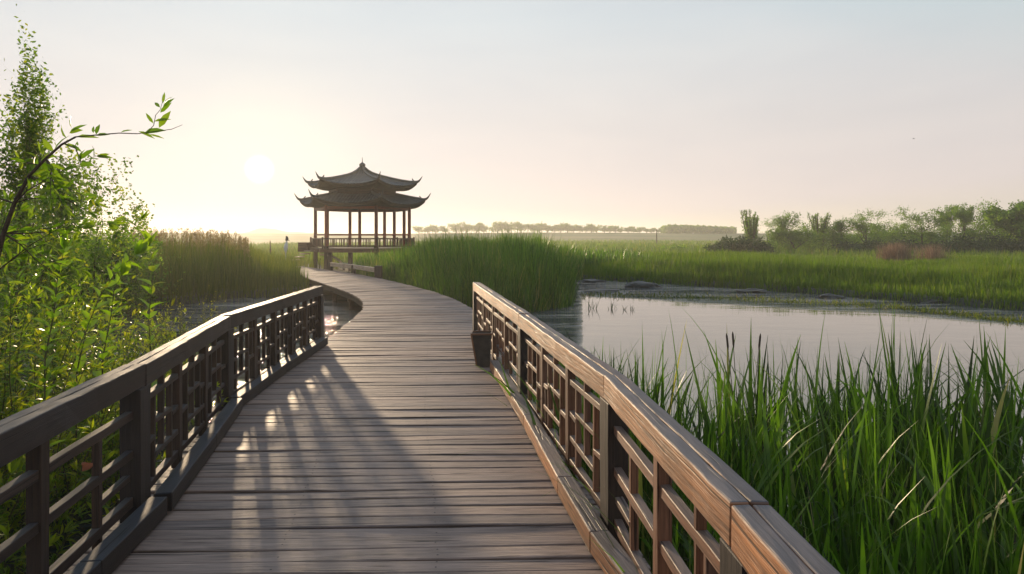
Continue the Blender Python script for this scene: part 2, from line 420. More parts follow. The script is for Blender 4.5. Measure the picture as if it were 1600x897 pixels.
grass = ramp(nt, n1, [(.3, (.05, .085, .018)), (.5, (.085, .125, .022)), (.62, (.14, .15, .05)), (.75, (.20, .17, .08))])
grass = mixc(nt, .6, grass, ramp(nt, n2, [(.3, (.6, .6, .6)), (.7, (1.2, 1.2, 1.1))]), 'MULTIPLY')
mud = ramp(nt, n2, [(.3, (.008, .010, .006)), (.7, (.022, .026, .013))])
far = N(nt, 'ShaderNodeMapRange'); nt.links.new(sp.outputs[1], far.inputs[0]); far.inputs[1].default_value = 38; far.inputs[2].default_value = 60
c = mixc(nt, far.outputs[0], mud, grass)
p = N(nt, 'ShaderNodeBsdfPrincipled'); nt.links.new(c, p.inputs['Base Color'])
nt.links.new(math_(nt, 'MULTIPLY_ADD', far.outputs[0], .4, .5), p.inputs['Roughness']); p.inputs['Specular IOR Level'].default_value = .3
b = N(nt, 'ShaderNodeBump'); b.inputs['Distance'].default_value = .06; b.inputs['Strength'].default_value = .6
nt.links.new(n2, b.inputs['Height']); nt.links.new(b.outputs[0], p.inputs['Normal']); nt.links.new(p.outputs[0], out.inputs[0])
g_ = npmesh('ground', np.stack([XX, YY, ZZ], 2).reshape(-1, 3), Qd, None, m, np.zeros(nx * ny), smooth=True)
tag(g_, kind='structure')

m, nt, out = newmat('pond_water')
geo = N(nt, 'ShaderNodeNewGeometry'); pos = geo.outputs['Position']
sp = N(nt, 'ShaderNodeSeparateXYZ'); nt.links.new(pos, sp.inputs[0])
wn = noise(nt, mapping(nt, pos, (.10, .35, 1)), 1, 3, .5)
ln = math_(nt, 'ADD', math_(nt, 'ADD', sp.outputs[1], math_(nt, 'MULTIPLY', sp.outputs[0], .85)), math_(nt, 'MULTIPLY_ADD', wn, 7, -3.5))
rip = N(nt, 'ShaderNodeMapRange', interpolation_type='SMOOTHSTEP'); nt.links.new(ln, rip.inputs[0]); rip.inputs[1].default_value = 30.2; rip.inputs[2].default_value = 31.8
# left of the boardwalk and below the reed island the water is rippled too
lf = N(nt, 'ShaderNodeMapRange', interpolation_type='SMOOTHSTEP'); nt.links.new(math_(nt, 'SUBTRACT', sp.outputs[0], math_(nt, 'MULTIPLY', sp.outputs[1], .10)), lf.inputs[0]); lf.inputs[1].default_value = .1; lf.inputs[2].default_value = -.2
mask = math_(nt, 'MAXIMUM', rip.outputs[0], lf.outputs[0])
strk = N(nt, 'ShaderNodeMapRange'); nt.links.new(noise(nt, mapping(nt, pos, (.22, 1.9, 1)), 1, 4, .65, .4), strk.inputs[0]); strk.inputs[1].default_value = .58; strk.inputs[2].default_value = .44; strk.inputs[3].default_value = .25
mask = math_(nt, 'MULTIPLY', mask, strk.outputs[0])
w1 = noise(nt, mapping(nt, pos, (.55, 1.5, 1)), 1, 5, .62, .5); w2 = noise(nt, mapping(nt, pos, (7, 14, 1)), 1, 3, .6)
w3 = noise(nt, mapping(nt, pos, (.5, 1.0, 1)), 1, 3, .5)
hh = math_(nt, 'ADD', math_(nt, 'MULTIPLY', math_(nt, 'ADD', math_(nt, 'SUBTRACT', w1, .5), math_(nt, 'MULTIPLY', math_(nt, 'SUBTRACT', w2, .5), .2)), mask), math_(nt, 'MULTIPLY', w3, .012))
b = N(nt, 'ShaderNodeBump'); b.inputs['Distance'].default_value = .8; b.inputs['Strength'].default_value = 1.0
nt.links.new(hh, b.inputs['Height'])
p = N(nt, 'ShaderNodeBsdfPrincipled'); nt.links.new(mixc(nt, mask, (.15, .115, .08), ramp(nt, noise(nt, mapping(nt, pos, (.5, 2.2, 1)), 1, 4, .6), [(.35, (.006, .011, .012)), (.6, (.025, .045, .05)), (.75, (.07, .09, .09))])), p.inputs['Base Color'])  # ripple teal paints the dark reflected bank; murky brown also warms the calm reflection
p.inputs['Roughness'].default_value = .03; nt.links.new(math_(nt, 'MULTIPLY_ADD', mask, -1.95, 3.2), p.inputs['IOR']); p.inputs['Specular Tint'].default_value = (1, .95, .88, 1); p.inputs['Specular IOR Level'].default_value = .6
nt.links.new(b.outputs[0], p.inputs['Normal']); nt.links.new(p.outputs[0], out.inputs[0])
mb = MB(); X0, X1, Y0, Y1 = -80, 80, -8, 60
mb.add([(X0, Y0, WZ), (X1, Y0, WZ), (X1, Y1, WZ), (X0, Y1, WZ)], [(0, 1, 2, 3)], [[(0, 0), (1, 0), (1, 1), (0, 1)]])
tag(mb.build('water', m), kind='structure')

# far hills, left of the pavilion
def ridge_mesh(name, prof, Yd, depth, mat):
    vs = []; fs = []
    for i, (px, py) in enumerate(prof):
        q = P(px, py, Yd); zz = q.z
        vs += [(q.x, Yd, -.3), (q.x, Yd + depth * .45, zz), (q.x, Yd + depth, -.3)]
        if i: a = i * 3; fs += [(a - 3, a, a + 1, a - 2), (a - 2, a + 1, a + 2, a - 1)]
    mb = MB(); mb.add(vs, fs); return mb.build(name, mat, smooth=True)
M['hill'] = plain_mat('hill_wood', (.05, .065, .03), (.09, .10, .05), .05, .9, .1, .2)
hp = []
for i in range(60):
    px = 120 + i * 10
    y = 369 - 9.5 * math.exp(-((px - 385) / 30) ** 2) - 6.5 * math.exp(-((px - 440) / 75) ** 2) - 4 * math.exp(-((px - 270) / 70) ** 2) - 3.2 * math.exp(-((px - 560) / 60) ** 2) + .5 * math.sin(i * 1.9)
    hp.append((px, y))
tag(ridge_mesh('hills', hp, 820, 120, M['hill']), kind='structure')

# ------------------------------------------------------------------ boardwalk
ST = [((-2.2, -1.6), (1.35, -1.4)), ((-2.25, .5), (1.12, .62)), ((-2.36, 3.4), (.74, 3.5)), ((-2.5, 4.4), (.62, 4.5)), ((-2.95, 6.9), (.27, 7.0)),
      ((-3.14, 9.6), (-.12, 9.8)), ((-3.2, 11.8), (-.48, 11.9)), ((-3.35, 14.2), (-.74, 14.4)), ((-3.6, 16.5), (-1.0, 16.8)), ((-4.1, 18.7), (-1.62, 19.2)),
      ((-4.85, 20.8), (-2.5, 21.8)), ((-5.95, 23.2), (-3.75, 24.8)), ((-7.3, 26.0), (-5.3, 28.2)), ((-8.9, 29.4), (-7.1, 31.8)), ((-10.3, 32.8), (-9.0, 35.0)),
      ((-11.2, 35.2), (-10.9, 37.9)), ((-12.6, 39.0), (-13.0, 41.3))]
cum = [0]
for a, b in zip(ST, ST[1:]):
    ca = Vector((*a[0], 0)) + Vector((*a[1], 0)); cb = Vector((*b[0], 0)) + Vector((*b[1], 0)); cum.append(cum[-1] + (cb - ca).length / 2)
def edge(s):
    L = [np.interp(s, cum, [q[0][k] for q in ST]) for k in (0, 1)]; Rr = [np.interp(s, cum, [q[1][k] for q in ST]) for k in (0, 1)]
    return Vector((*L, 0)), Vector((*Rr, 0))
walk = thing('boardwalk', 'weathered plank boardwalk winding over the marsh to the pavilion', 'boardwalk', (-.6, 2, 0))
mb = MB(); s = 0.0; nails = MB()
while s < cum[-1] - .16:
    wd = random.choice((.135, .145, .15, .155, .165)); gap = random.uniform(.009, .018)
    A, B = edge(s), edge(s + wd)
    xl = random.uniform(-.018, .018); xr = random.uniform(-.018, .018)
    dz = random.uniform(-.0035, .0035); nseg = 12; vs = []
    sk = random.uniform(-.004, .004); ph = random.random() * 9; tilt = random.uniform(-.003, .003)
    vo = random.random() * 40; u0 = random.random() * 40; rr = random.random()
    for i in range(nseg + 1):
        t = i / nseg
        a = A[0].lerp(A[1], t); b = B[0].lerp(B[1], t); d = (b - a).normalized(); x = (A[1] - A[0]).normalized()
        if i == 0: a = a + x * xl; b = b + x * xl
        if i == nseg: a = a + x * xr; b = b + x * xr
        wv = .0035 * math.sin(ph + t * 7) + .002 * math.sin(ph * 3 + t * 19)
        a = a + d * (gap / 2 + wv + sk * (t - .5)); b = b - d * (gap / 2 - wv * .8)
        zt = dz + .004 * math.sin(ph + t * 5) 
        ch = .006
        vs += [a + Vector((0, 0, -.04)), a + Vector((0, 0, zt - tilt - ch)), a + d * ch + Vector((0, 0, zt - tilt)), b - d * ch + Vector((0, 0, zt + tilt)), b + Vector((0, 0, zt + tilt - ch)), b + Vector((0, 0, -.04))]
    fs = []; uv = []; LL = (A[1] - A[0]).length; vv = [0, .03, .036, .036 + wd, .042 + wd, .08 + wd]
    for i in range(nseg):
        ua, ub = u0 + LL * i / nseg, u0 + LL * (i + 1) / nseg
        for k in range(5):
            a0 = i * 6 + k; fs.append((a0, a0 + 6, a0 + 7, a0 + 1)); uv.append([(ua, vo + vv[k]), (ub, vo + vv[k]), (ub, vo + vv[k + 1]), (ua, vo + vv[k + 1])])
    fs.append((0, 1, 2, 3, 4, 5)); uv.append([(u0, vo)] * 6); e = nseg * 6; fs.append((e + 5, e + 4, e + 3, e + 2, e + 1, e)); uv.append([(u0, vo)] * 6)
    mb.add(vs, fs, uv, rr)
    if A[0].y < 13:
        for t in (.06, .36, .64, .94):
            for q in (.28, .72):
                if random.random() < .15: continue
                a = A[0].lerp(A[1], t + random.uniform(-.004, .004)); b = B[0].lerp(B[1], t); c = a.lerp(b, q); c.z = dz + .0065
                r_ = .006
                nails.add([c + Vector((r_ * math.cos(k * 1.047), r_ * math.sin(k * 1.047), 0)) for k in range(6)], [tuple(range(6))])
    s += wd
mb.build('decking', M['deck'], walk)
nl = nails.build('nail', M['iron'], walk); nl['kind'] = 'stuff'
for side in (0, 1):
    mb = MB()
    for a, b in zip(ST, ST[1:]):
        A = Vector((*a[side], -.13)); B = Vector((*b[side], -.13)); ins = .09 * (1 if side == 0 else -1)
        A.x += ins; B.x += ins
        beam(mb, A, B, .09, .17)
    mb.build('edge_beam', M['beam'], walk)
for k, s in enumerate(np.arange(5.5, cum[-1], 3.2)):
    L, Rr = edge(s)
    for q in (.10, .90):
        c = L.lerp(Rr, q); mb = MB(); tube(mb, [c + Vector((0, 0, -1.4)), c + Vector((0, 0, -.05))], [.09, .085], 8)
        mb.build('pile', M['beam'], walk)
    mb = MB(); beam(mb, L.lerp(Rr, .05) + Vector((0, 0, -.30)), L.lerp(Rr, .95) + Vector((0, 0, -.30)), .12, .14); mb.build('cross_beam', M['beam'], walk)

# ------------------------------------------------------------------ railings
CT = .95
def lattice(mb, a, b, style=0, flip=False, z0=.15, z1=.80):
    a = Vector(a); b = Vector(b); d = b - a; L = d.length; dn_ = d.normalized()
    def pt(u, z_): return a + dn_ * u + Vector((0, 0, z_))
    def hb(u0, u1, z_, t=.036, dep=.045, dz=0):
        j = random.uniform(-.008, .008); n_ = max(2, int((u1 - u0) / .2)); beam(mb, pt(u0, z_ + j), pt(u1, z_ - j + dz), dep, t, n_, .002)
    def vb(u, za, zb, wdt=.036, dep=.04):
        beam(mb, pt(u + random.uniform(-.004, .004), za), pt(u + random.uniform(-.004, .004), zb), wdt, dep, 3, .0015, up=Vector((-dn_.y, dn_.x, 0)))
    f = (lambda t: L * (1 - t)) if flip else (lambda t: L * t)
    def H(s0, s1, z_, t=.036):
        p_, q_ = sorted((f(s0), f(s1))); hb(p_, q_, z_, t)
    if style == 0:      # open: two long bars, few uprights
        H(0, 1, .66, .05); H(0, 1, .42, .05); H(0, 1, .13, .06)
        vb(f(.52), .0, z1 + .012, .075, .065); vb(f(.80), .44, .80, .03); vb(f(.86), .02, .655, .035); vb(f(.70), .02, .42, .035); vb(f(.22), .02, .66, .04)
        H(.70, .86, .27, .035); H(.02, .22, .28, .035)
        return mb
    n = style
    H(0, 1, .11, .05)
    for k in range(n):
        a0, a1 = k / n, (k + 1) / n; w_ = 1 / n; g_ = lambda t: a0 + w_ * t
        if k: vb(f(a0), .0, z1 + .012, .085, .06)
        H(g_(.06), g_(.94), .70, .04)
        vb(f(g_(.28)), .11, .70, .034); vb(f(g_(.52)), .28, .80, .034); vb(f(g_(.76)), .11, .70, .034)
        H(g_(.28), g_(.76), .50, .034); H(g_(.0), g_(.28), .40, .034); H(g_(.28), g_(.94), .28, .036); H(g_(.76), g_(1), .46, .034)
        if k % 2 == 0: vb(f(g_(.12)), .40, .80, .03)
        else: vb(f(g_(.88)), .11, .46, .03)
    return mb

def railing(name, label, posts, inner, kerbs, halves, frm, seed, post_w=.19, cap_w=.125, ends=(.05, .05)):
    random.seed(seed)
    root = thing(name, label, 'railing', (*posts[1], 0))
    V3 = [Vector((*p_, 0)) for p_ in posts]
    for i, p_ in enumerate(V3):
        d = (V3[min(i + 1, len(V3) - 1)] - V3[max(i - 1, 0)]).normalized()
        mb = MB(); beam(mb, p_ + Vector((0, 0, -.55)), p_ + Vector((0, 0, CT - .142)), .12, post_w, 5, .002, up=Vector((d.x, d.y, 0)))
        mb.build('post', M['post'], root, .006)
    for i, (a, b) in enumerate(zip(V3, V3[1:])):
        d = (b - a).normalized(); sd = Vector((d.y, -d.x, 0))
        zz = CT - .07 + (0.004 if i % 2 else 0)
        a2 = a + d * (.0 if i else -ends[0]); b2 = b - d * .006 if i < len(V3) - 2 else b + d * ends[1]
        mb = MB(); nn = max(4, int((b - a).length / .16))
        for sg in (-1, 1):
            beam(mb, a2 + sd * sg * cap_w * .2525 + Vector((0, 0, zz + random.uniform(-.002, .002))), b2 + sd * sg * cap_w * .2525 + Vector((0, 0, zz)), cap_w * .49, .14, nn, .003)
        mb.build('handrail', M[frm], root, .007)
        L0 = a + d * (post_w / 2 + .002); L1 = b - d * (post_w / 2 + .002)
        mb = MB(); lattice(mb, L0, L1, halves[i], i % 2 == 1); mb.build('lattice_panel', M['lattice' if frm == 'rail' else 'shadelat'], root, .003, segs=1)
    for k in kerbs:
        mb = MB(); pts = [Vector((*q, .075)) for q in k]
        for a, b in zip(pts, pts[1:]):
            beam(mb, a, b, .11, .12, max(2, int((b - a).length / .25)), .002)
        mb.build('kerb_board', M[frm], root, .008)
    return root
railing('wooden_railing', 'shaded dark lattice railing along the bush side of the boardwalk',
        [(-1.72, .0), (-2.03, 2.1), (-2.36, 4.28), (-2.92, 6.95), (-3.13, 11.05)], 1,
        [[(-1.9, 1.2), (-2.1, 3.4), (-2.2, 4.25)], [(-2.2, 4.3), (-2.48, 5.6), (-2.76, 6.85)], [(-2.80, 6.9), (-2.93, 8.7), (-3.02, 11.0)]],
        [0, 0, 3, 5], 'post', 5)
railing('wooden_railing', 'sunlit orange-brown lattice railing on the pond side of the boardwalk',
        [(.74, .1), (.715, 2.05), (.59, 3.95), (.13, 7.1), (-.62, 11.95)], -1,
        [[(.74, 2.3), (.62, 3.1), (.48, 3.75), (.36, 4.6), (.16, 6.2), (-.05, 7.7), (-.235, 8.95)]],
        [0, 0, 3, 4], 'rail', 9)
random.seed(21)

# tapered dark box beside the far end of the sunlit railing
bx = thing('tapered_bin', 'dark tapered open-topped bin standing on the planks against the sunlit railing', 'bin', (-.385, 9.3, 0)); bx.scale = (.86, .9, .87)
def hull(mb, bw, tw, bd, td, z0, z1, off=(0, 0)):
    ox, oy = off
    return [(-bw / 2, -bd / 2, z0), (bw / 2, -bd / 2, z0), (bw / 2, bd / 2, z0), (-bw / 2, bd / 2, z0), (-tw / 2 + ox, -td / 2, z1), (tw / 2 + ox, -td / 2, z1), (tw / 2 + ox, td / 2, z1), (-tw / 2 + ox, td / 2, z1)]
mb = MB()
t = .018
o_ = hull(mb, .20, .30, .20, .26, .006, .50, (-.03, 0)); i_ = hull(mb, .20 - 2 * t, .30 - 2 * t, .20 - 2 * t, .26 - 2 * t, .03, .50, (-.03, 0))
mb.add(o_ + i_, [(0, 3, 2, 1), (0, 1, 5, 4), (1, 2, 6, 5), (2, 3, 7, 6), (3, 0, 4, 7), (8, 9, 10, 11), (8, 12, 13, 9), (9, 13, 14, 10), (10, 14, 15, 11), (11, 15, 12, 8), (4, 5, 13, 12), (5, 6, 14, 13), (6, 7, 15, 14), (7, 4, 12, 15)])
o = mb.build('bin_body', M['bin'], bx, .004, local=True)
mb = MB()
for (xa, ya), (xb, yb) in (((-.19, -.14), (.13, -.14)), ((.13, -.14), (.13, .14)), ((.13, .14), (-.19, .14)), ((-.19, .14), (-.19, -.14))):
    beam(mb, (xa, ya, .505), (xb, yb, .505), .022, .03)
mb.build('bin_rim', M['lattice'], bx, .003, local=True)
mb = MB(); beam(mb, (-.108, -.105, .01), (-.19, -.138, .5), .02, .02); mb.build('lit_edge_strip', M['rail'], bx, local=True)  # orange strip added to paint the sunlit left edge of the bin

# fallen leaf on a bar of the shaded railing
lp = P(128, 737, 3.32)
bg_ = LeafBag(); bg_.add(lp, (.1, .6, .25), (.5, -.3, .8),   .08, .045, .3); bg_.add(lp + Vector((0, .02, .01)), (-.3, .5, .3), (.4, -.3, .8), .06, .035, .9)
lf_ = bg_.build('fallen_leaf', M['rust'], None); tag(lf_, 'dry reddish leaf caught on a bar of the shaded railing', 'leaf')

# low rails by the far end of the boardwalk
lr = thing('low_rail', 'low weathered rail with a dark end post beside the far curve of the boardwalk', 'railing', (-5.7, 29.2, 0))
for (p_, q_) in (((-5.85, 29.6), (-7.6, 32.9)), ((-7.7, 33.1), (-9.5, 35.9))):
    mb = MB(); beam(mb, (*p_, .30), (*q_, .30), .12, .20, 3, .004); mb.build('rail_board', M['pale'], lr, .01)
for (x_, y_, hgt, ww) in ((-5.75, 29.4, .50, .30), (-7.65, 33.0, .38, .2), (-9.55, 36.0, .38, .2)):
    mb = MB(); beam(mb, (x_, y_, -.5), (x_, y_, hgt), ww, ww, up=Vector((0, 1, 0))); mb.build('post', M['post'], lr, .01)
lr = thing('low_rail', 'short pale board rail half sunk in grass beyond the far left tip of the boardwalk', 'railing', P(425, 412, 38))
mb = MB(); beam(mb, P(404, 409, 40), P(450, 414, 36.5), .12, .16, 3, .004); mb.build('rail_board', M['pale'], lr, .01)
mb = MB(); beam(mb, P(424, 417, 38.2), P(446, 420, 36.8), .06, .34, 2, .004); mb.build('side_board', M['pale'], lr, .01)
for a_ in ((406, 410, 39.8), (423, 413, 38.3), (447, 415, 36.7)):
    q = P(*a_); mb = MB(); beam(mb, (q.x, q.y, -.6), (q.x, q.y, q.z + .02), .12, .12, up=Vector((0, 1, 0))); mb.build('post', M['pale'], lr, .01)

# ------------------------------------------------------------------ pavilion
PC = Vector(((566 - 800) * 46 / F, 46, 0)); FZ = 1.02
pav = thing('pavilion', 'two-tiered Chinese pavilion with upturned grey tiled eaves on red columns', 'pavilion', PC)
def hexp(r, k, z_, rot=0): 
    a = R(60 * k + rot); return Vector((r * math.cos(a), r * math.sin(a), z_))
def lin(t, xs, ys): return float(np.interp(t, xs, ys))
def roof_surface(rin, rout, rid, mid, tip, spacing=.21):
    """rid/mid: (xs 0..1, z) profile down the ridge / down the middle of a side"""
    mb = MB(); nt_ = 14; ns = 84
    for k in range(6):
        vs = []; fs = []
        for i in range(nt_ + 1):
            t = i / nt_; r = rin + (rout - rin) * t
            A = hexp(r, k, 0); B = hexp(r, k + 1, 0); zr = lin(t, *rid); zm = lin(t, *mid); half = (B - A).length / 2
            for j in range(ns + 1):
                s_ = -1 + 2 * j / ns; p_ = A.lerp(B, (s_ + 1) / 2)
                bow = 1 - .04 * t * (1 - s_ * s_)
                x_ = s_ * half; rib = abs(math.sin(math.pi * x_ / spacing))
                z_ = zm + (zr - zm) * abs(s_) ** 2.6 + .055 * (rib ** .7) * (1 if t > .03 else 0)
                sag = .02 * math.sin(i * 1.2 + k)
                vs.append((p_.x * bow, p_.y * bow, z_ + sag * .3))
            if i:
                for j in range(ns):
                    a = (i - 1) * (ns + 1) + j; b = i * (ns + 1) + j; fs.append((a, a + 1, b + 1, b))
        mb.add(vs, [tuple(reversed(f)) for f in fs])
    return mb
def soffit(rin, rout, zin, rid, mid, drop=.16):
    mb = MB()
    for k in range(6):
        vs = []; ns = 20
        for j in range(ns + 1):
            s_ = -1 + 2 * j / ns; A = hexp(rout, k, 0); B = hexp(rout, k + 1, 0); p_ = A.lerp(B, (s_ + 1) / 2); bow = 1 - .04 * (1 - s_ * s_)
            zr = rid[1][-1]; zm = mid[1][-1]; z_ = zm + (zr - zm) * abs(s_) ** 2.6
            A2 = hexp(rin, k, zin); B2 = hexp(rin, k + 1, zin)
            q = A2.lerp(B2, (s_ + 1) / 2)
            vs += [(p_.x * bow, p_.y * bow, z_ + .01), (p_.x * bow * .985, p_.y * bow * .985, z_ - drop), (q.x, q.y, q.z)]
        fs = []
        for j in range(ns):
            a = j * 3; fs += [(a, a + 1, a + 4, a + 3), (a + 1, a + 2, a + 5, a + 4)]
        mb.add(vs, fs)
    return mb
# profiles in heights above the decking
UR = ([0, .06, .14, .28, .5, .7, .85, .95, 1], [6.38, 6.18, 6.0, 5.82, 5.62, 5.46, 5.38, 5.35, 5.38])
UM = ([0, .06, .14, .28, .5, .75, 1], [6.38, 6.14, 5.92, 5.72, 5.47, 5.23, 5.06])
LR_ = ([0, .2, .5, .8, .92, 1], [4.60, 4.50, 4.36, 4.24, 4.19, 4.21])
LM = ([0, .3, .7, 1], [4.54, 4.32, 4.05, 3.84])
up = roof_surface(.12, 3.75, UR, UM, 0).build('upper_roof', M['tile'], pav, local=True)
soffit(2.0, 3.75, 4.86, UR, UM, .13).build('eave', M['soffit'], up, local=True)
lo = roof_surface(2.15, 4.30, LR_, LM, 0).build('lower_roof', M['tile'], pav, local=True)
soffit(3.0, 4.30, 3.66, LR_, LM, .16).build('eave', M['soffit'], lo, local=True)
def ridge_tube(par, rin, rout, rid, ext, tipz):
    for k in range(6):
        pts = []; rad = []
        for i in range(14):
            t = i / 13; r = rin + (rout - rin) * t; pts.append(hexp(r, k, lin(t, *rid) + .07)); rad.append(.075 + .015 * t)
        e = rid[1][-1]
        for i in range(1, 7):
            t = i / 6; pts.append(hexp(rout + ext * t, k, e + .07 + tipz * t ** 1.5)); rad.append(.085 * (1 - t) + .012)
        mb = MB(); tube(mb, pts, rad, 7)
        # small ridge ornament near the corner
        q = hexp(rout * .93, k, lin(.93, *rid) + .12); q2 = hexp(rout * .90, k, lin(.93, *rid) + .30)
        if par is not None: tube(mb, [q, q2], [.06, .03], 6)
        mb.build('ridge', M['ridge'], par, smooth=True, local=True)
ridge_tube(up, .12, 3.75, UR, .32, .38); ridge_tube(lo, 2.15, 4.30, LR_, .34, .42)
# drum wall between the roofs
mb = MB()
for k in range(6): beam(mb, hexp(2.2, k, 4.68), hexp(2.2, k + 1, 4.68), .16, .56)
mb.build('drum_wall', M['darkwood'], pav, local=True)
# finial
prof = [(.02, 6.25), (.22, 6.3), (.30, 6.36), (.20, 6.42), (.15, 6.47), (.20, 6.53), (.22, 6.60), (.17, 6.68), (.07, 6.74), (.03, 6.78), (.015, 7.1)]
mb = MB(); tube(mb, [(0, 0, z_) for _, z_ in prof], [r_ for r_, _ in prof], 14); mb.build('finial', M['ridge'], pav, smooth=True, local=True)
# columns
cr = 3.19
colp = [hexp(cr, k, 0) for k in range(6)]
colp += [colp[0].lerp(colp[1], 1 / 3), colp[3].lerp(colp[2], 1 / 3), colp[1].lerp(colp[2], .22), colp[2].lerp(colp[1], .22)]
for i, q in enumerate(colp):
    mb = MB(); tube(mb, [(q.x, q.y, FZ + .005), (q.x, q.y, 3.80)], [.115, .105], 10)
    cbo = mb.build('column', M['redwood'], pav, smooth=False, local=True)
    mb = MB(); tube(mb, [(q.x, q.y, FZ + .002), (q.x, q.y, FZ + .12)], [.17, .15], 10); mb.build('column_base', M['darkwood'], cbo, local=True)
for i, q in enumerate(colp[:6] + [Vector((0, -2.9, 0)), Vector((-1.3, -2.9, 0))]):
    mb = MB(); beam(mb, (q.x, q.y, -1.3), (q.x, q.y, FZ - .27), .22, .22, up=Vector((0, 1, 0))); mb.build('stilt', M['darkwood'], pav, local=True)
mb = MB()
for k in range(6):
    beam(mb, hexp(cr, k, 3.60), hexp(cr, k + 1, 3.60), .12, .18); 
mb.build('eave_beam', M['redwood'], pav, local=True)
mb = MB()
rimp = [hexp(3.75, k, 0) for k in range(6)]
mb.add([(q.x, q.y, FZ - .05) for q in rimp] + [(q.x, q.y, FZ) for q in rimp], [tuple(reversed(range(6))), tuple(range(6, 12))] + [(k, (k + 1) % 6, 6 + (k + 1) % 6, 6 + k) for k in range(6)])
for k in range(6): beam(mb, hexp(3.66, k, FZ - .16), hexp(3.66, k + 1, FZ - .16), .14, .20)
mb.build('floor_platform', M['darkwood'], pav, local=True)
for k in range(6):
    mb = MB(); a = hexp(3.5, k, 0); b = hexp(3.5, k + 1, 0)
    for z_, hh_ in ((FZ + .10, .06), (FZ + .60, .07)): beam(mb, a + Vector((0, 0, z_)), b + Vector((0, 0, z_)), .06, hh_)
    for j in range(1, 20):
        if j % 4 == 2: continue
        q = a.lerp(b, j / 20); beam(mb, q + Vector((0, 0, FZ + .13)), q + Vector((0, 0, FZ + .57)), .075 if j % 4 == 0 else .05, .035, up=Vector((b - a)).normalized())
    mb.build('balustrade', M['pale'] if False else M['darkwood'], pav, local=True)
    mb = MB(); beam(mb, hexp(cr, k, FZ + .86), hexp(cr, k + 1, FZ + .86), .07, .09); mb.build('grab_rail', M['redwood'], pav, local=True)
    mb = MB(); q = hexp(3.5, k, 0); beam(mb, (q.x, q.y, FZ + .003), (q.x, q.y, FZ + .70), .10, .10, up=Vector((0, 1, 0))); mb.build('newel_post', M['darkwood'], pav, local=True)
# landing box and arched brace below the floor
mb = MB(); beam(mb, (-4.0, -.5, FZ + .05), (-3.4, -.5, FZ + .05), 1.2, .62); mb.build('landing', M['darkwood'], pav, .02, local=True)
pts = []
for i in range(9):
    a = math.pi * (.5 - i / 8 * .5); pts.append(Vector((-2.0 + 1.55 * math.cos(a) * 1.0 - .0, -2.78, -.35 + .98 * math.sin(a))))
mb = MB()
for a, b in zip(pts, pts[1:]): beam(mb, a, b, .12, .12)
mb.build('arched_brace', M['pale'], pav, local=True)
mb = MB()
for i in range(5):
    beam(mb, (-3.9 + i * .32, -3.5, .12 + i * .19 - .02), (-3.9 + i * .32, -2.4, .12 + i * .19 - .02), .34, .06)
mb.build('steps', M['pale'], pav, local=True)
pav.rotation_euler = (0, 0, R(-2))

# ------------------------------------------------------------------ reeds and grass
def zone(n, xr, yr, cond, power=1.0, rs=RS):
    """positions in a box, screen-density weighting: nearer is denser"""
    xs, ys = [], []; got = 0
    while got < n:
        k = n * 2
        u = rs.rand(k); y = 1 / (1 / yr[0] + (1 / yr[1] - 1 / yr[0]) * u) if power == 2 else yr[0] + (yr[1] - yr[0]) * u ** power
        x = rs.uniform(xr[0], xr[1], k); ok = cond(x, y); xs.append(x[ok]); ys.append(y[ok]); got += ok.sum()
        if ok.sum() == 0: break
    return np.concatenate(xs)[:n], np.concatenate(ys)[:n]
def clumpy(x, y, f=1.0): return .5 + .5 * np.sin(x * 2.1 * f + np.sin(y * 1.7 * f) * 1.3) * np.sin(y * 1.9 * f + np.sin(x * 1.1 * f) * 1.7)
def reedbed(name, n, xr, yr, cond, hfun, wd, mat, seg=3, power=1.0, lean=.16, bend=.5, vbias=0.0, group=None, plume=0):
    x, y = zone(n, xr, yr, cond, power); z_ = height(x, y) - .05
    h = hfun(x, y) * RS.uniform(.6, 1.1, len(x)) * (.78 + .36 * clumpy(x, y)) * np.where(RS.rand(len(x)) < .03, 1.18, 1)
    yaw = RS.uniform(0, 2 * np.pi, len(x)); base = np.stack([x, y, z_], 1)
    v = np.clip(RS.rand(len(x)) * .75 + .25 * clumpy(x, y, .35) + vbias, 0, 1)
    V, Q, a = blades(base, h, wd * RS.uniform(.6, 1.4, len(x)) * np.maximum(1, y / 26.) , yaw, np.abs(RS.normal(0, lean, len(x))), RS.uniform(.05, 1, len(x)) ** 2 * bend, seg, v=v)
    o = npmesh(name, V, Q, None, mat, a); tag(o, kind='stuff'); return o
def deckdist(x, y):
    """positive outside the deck"""
    lx = np.interp(y, [q[0][1] for q in ST], [q[0][0] for q in ST]); rx = np.interp(y, [q[1][1] for q in ST], [q[1][0] for q in ST])
    return np.maximum(lx - x, x - rx)
inland = lambda x, y: y > bankY(x) - .1
inland2 = lambda x, y: y + .5 * np.sin(x * 1.7) > bankY(x) - .55
# island reeds just beyond the curve of the deck
def h_island(x, y): 
    return (1.5 + .75 * sst(0, 4, y - bankY(x))) * (1 - .30 * sst(1.2, 2.6, x)) * (1 - .35 * sst(-3, -6.5, x)) * (1 - .55 * np.exp(-((deckdist(x, y)) / .9) ** 2))
isl = reedbed('reeds', 30000, (-8, 4.2), (20.4, 42), lambda x, y: inland(x, y) & (deckdist(x, y) > .12) & (x > np.interp(y, [20, 24, 28, 33, 41], [-3, -3.9, -5, -7.5, -13])) & (x < .1 * y + .1) & ~((y > 41.5)), h_island, .030, M['reed'], 4, 1.1, .16, .7, vbias=.12)
tag(isl, 'tall dense green reeds between the boardwalk and the pond', 'reeds')
isl2 = reedbed('reeds', 9000, (-6.2, 9), (42, 58), lambda x, y: (x > -6.5), lambda x, y: 1.9 * (1 - .4 * sst(0, 6, x)), .04, M['reed'], 3, 1.0, .14, .5)
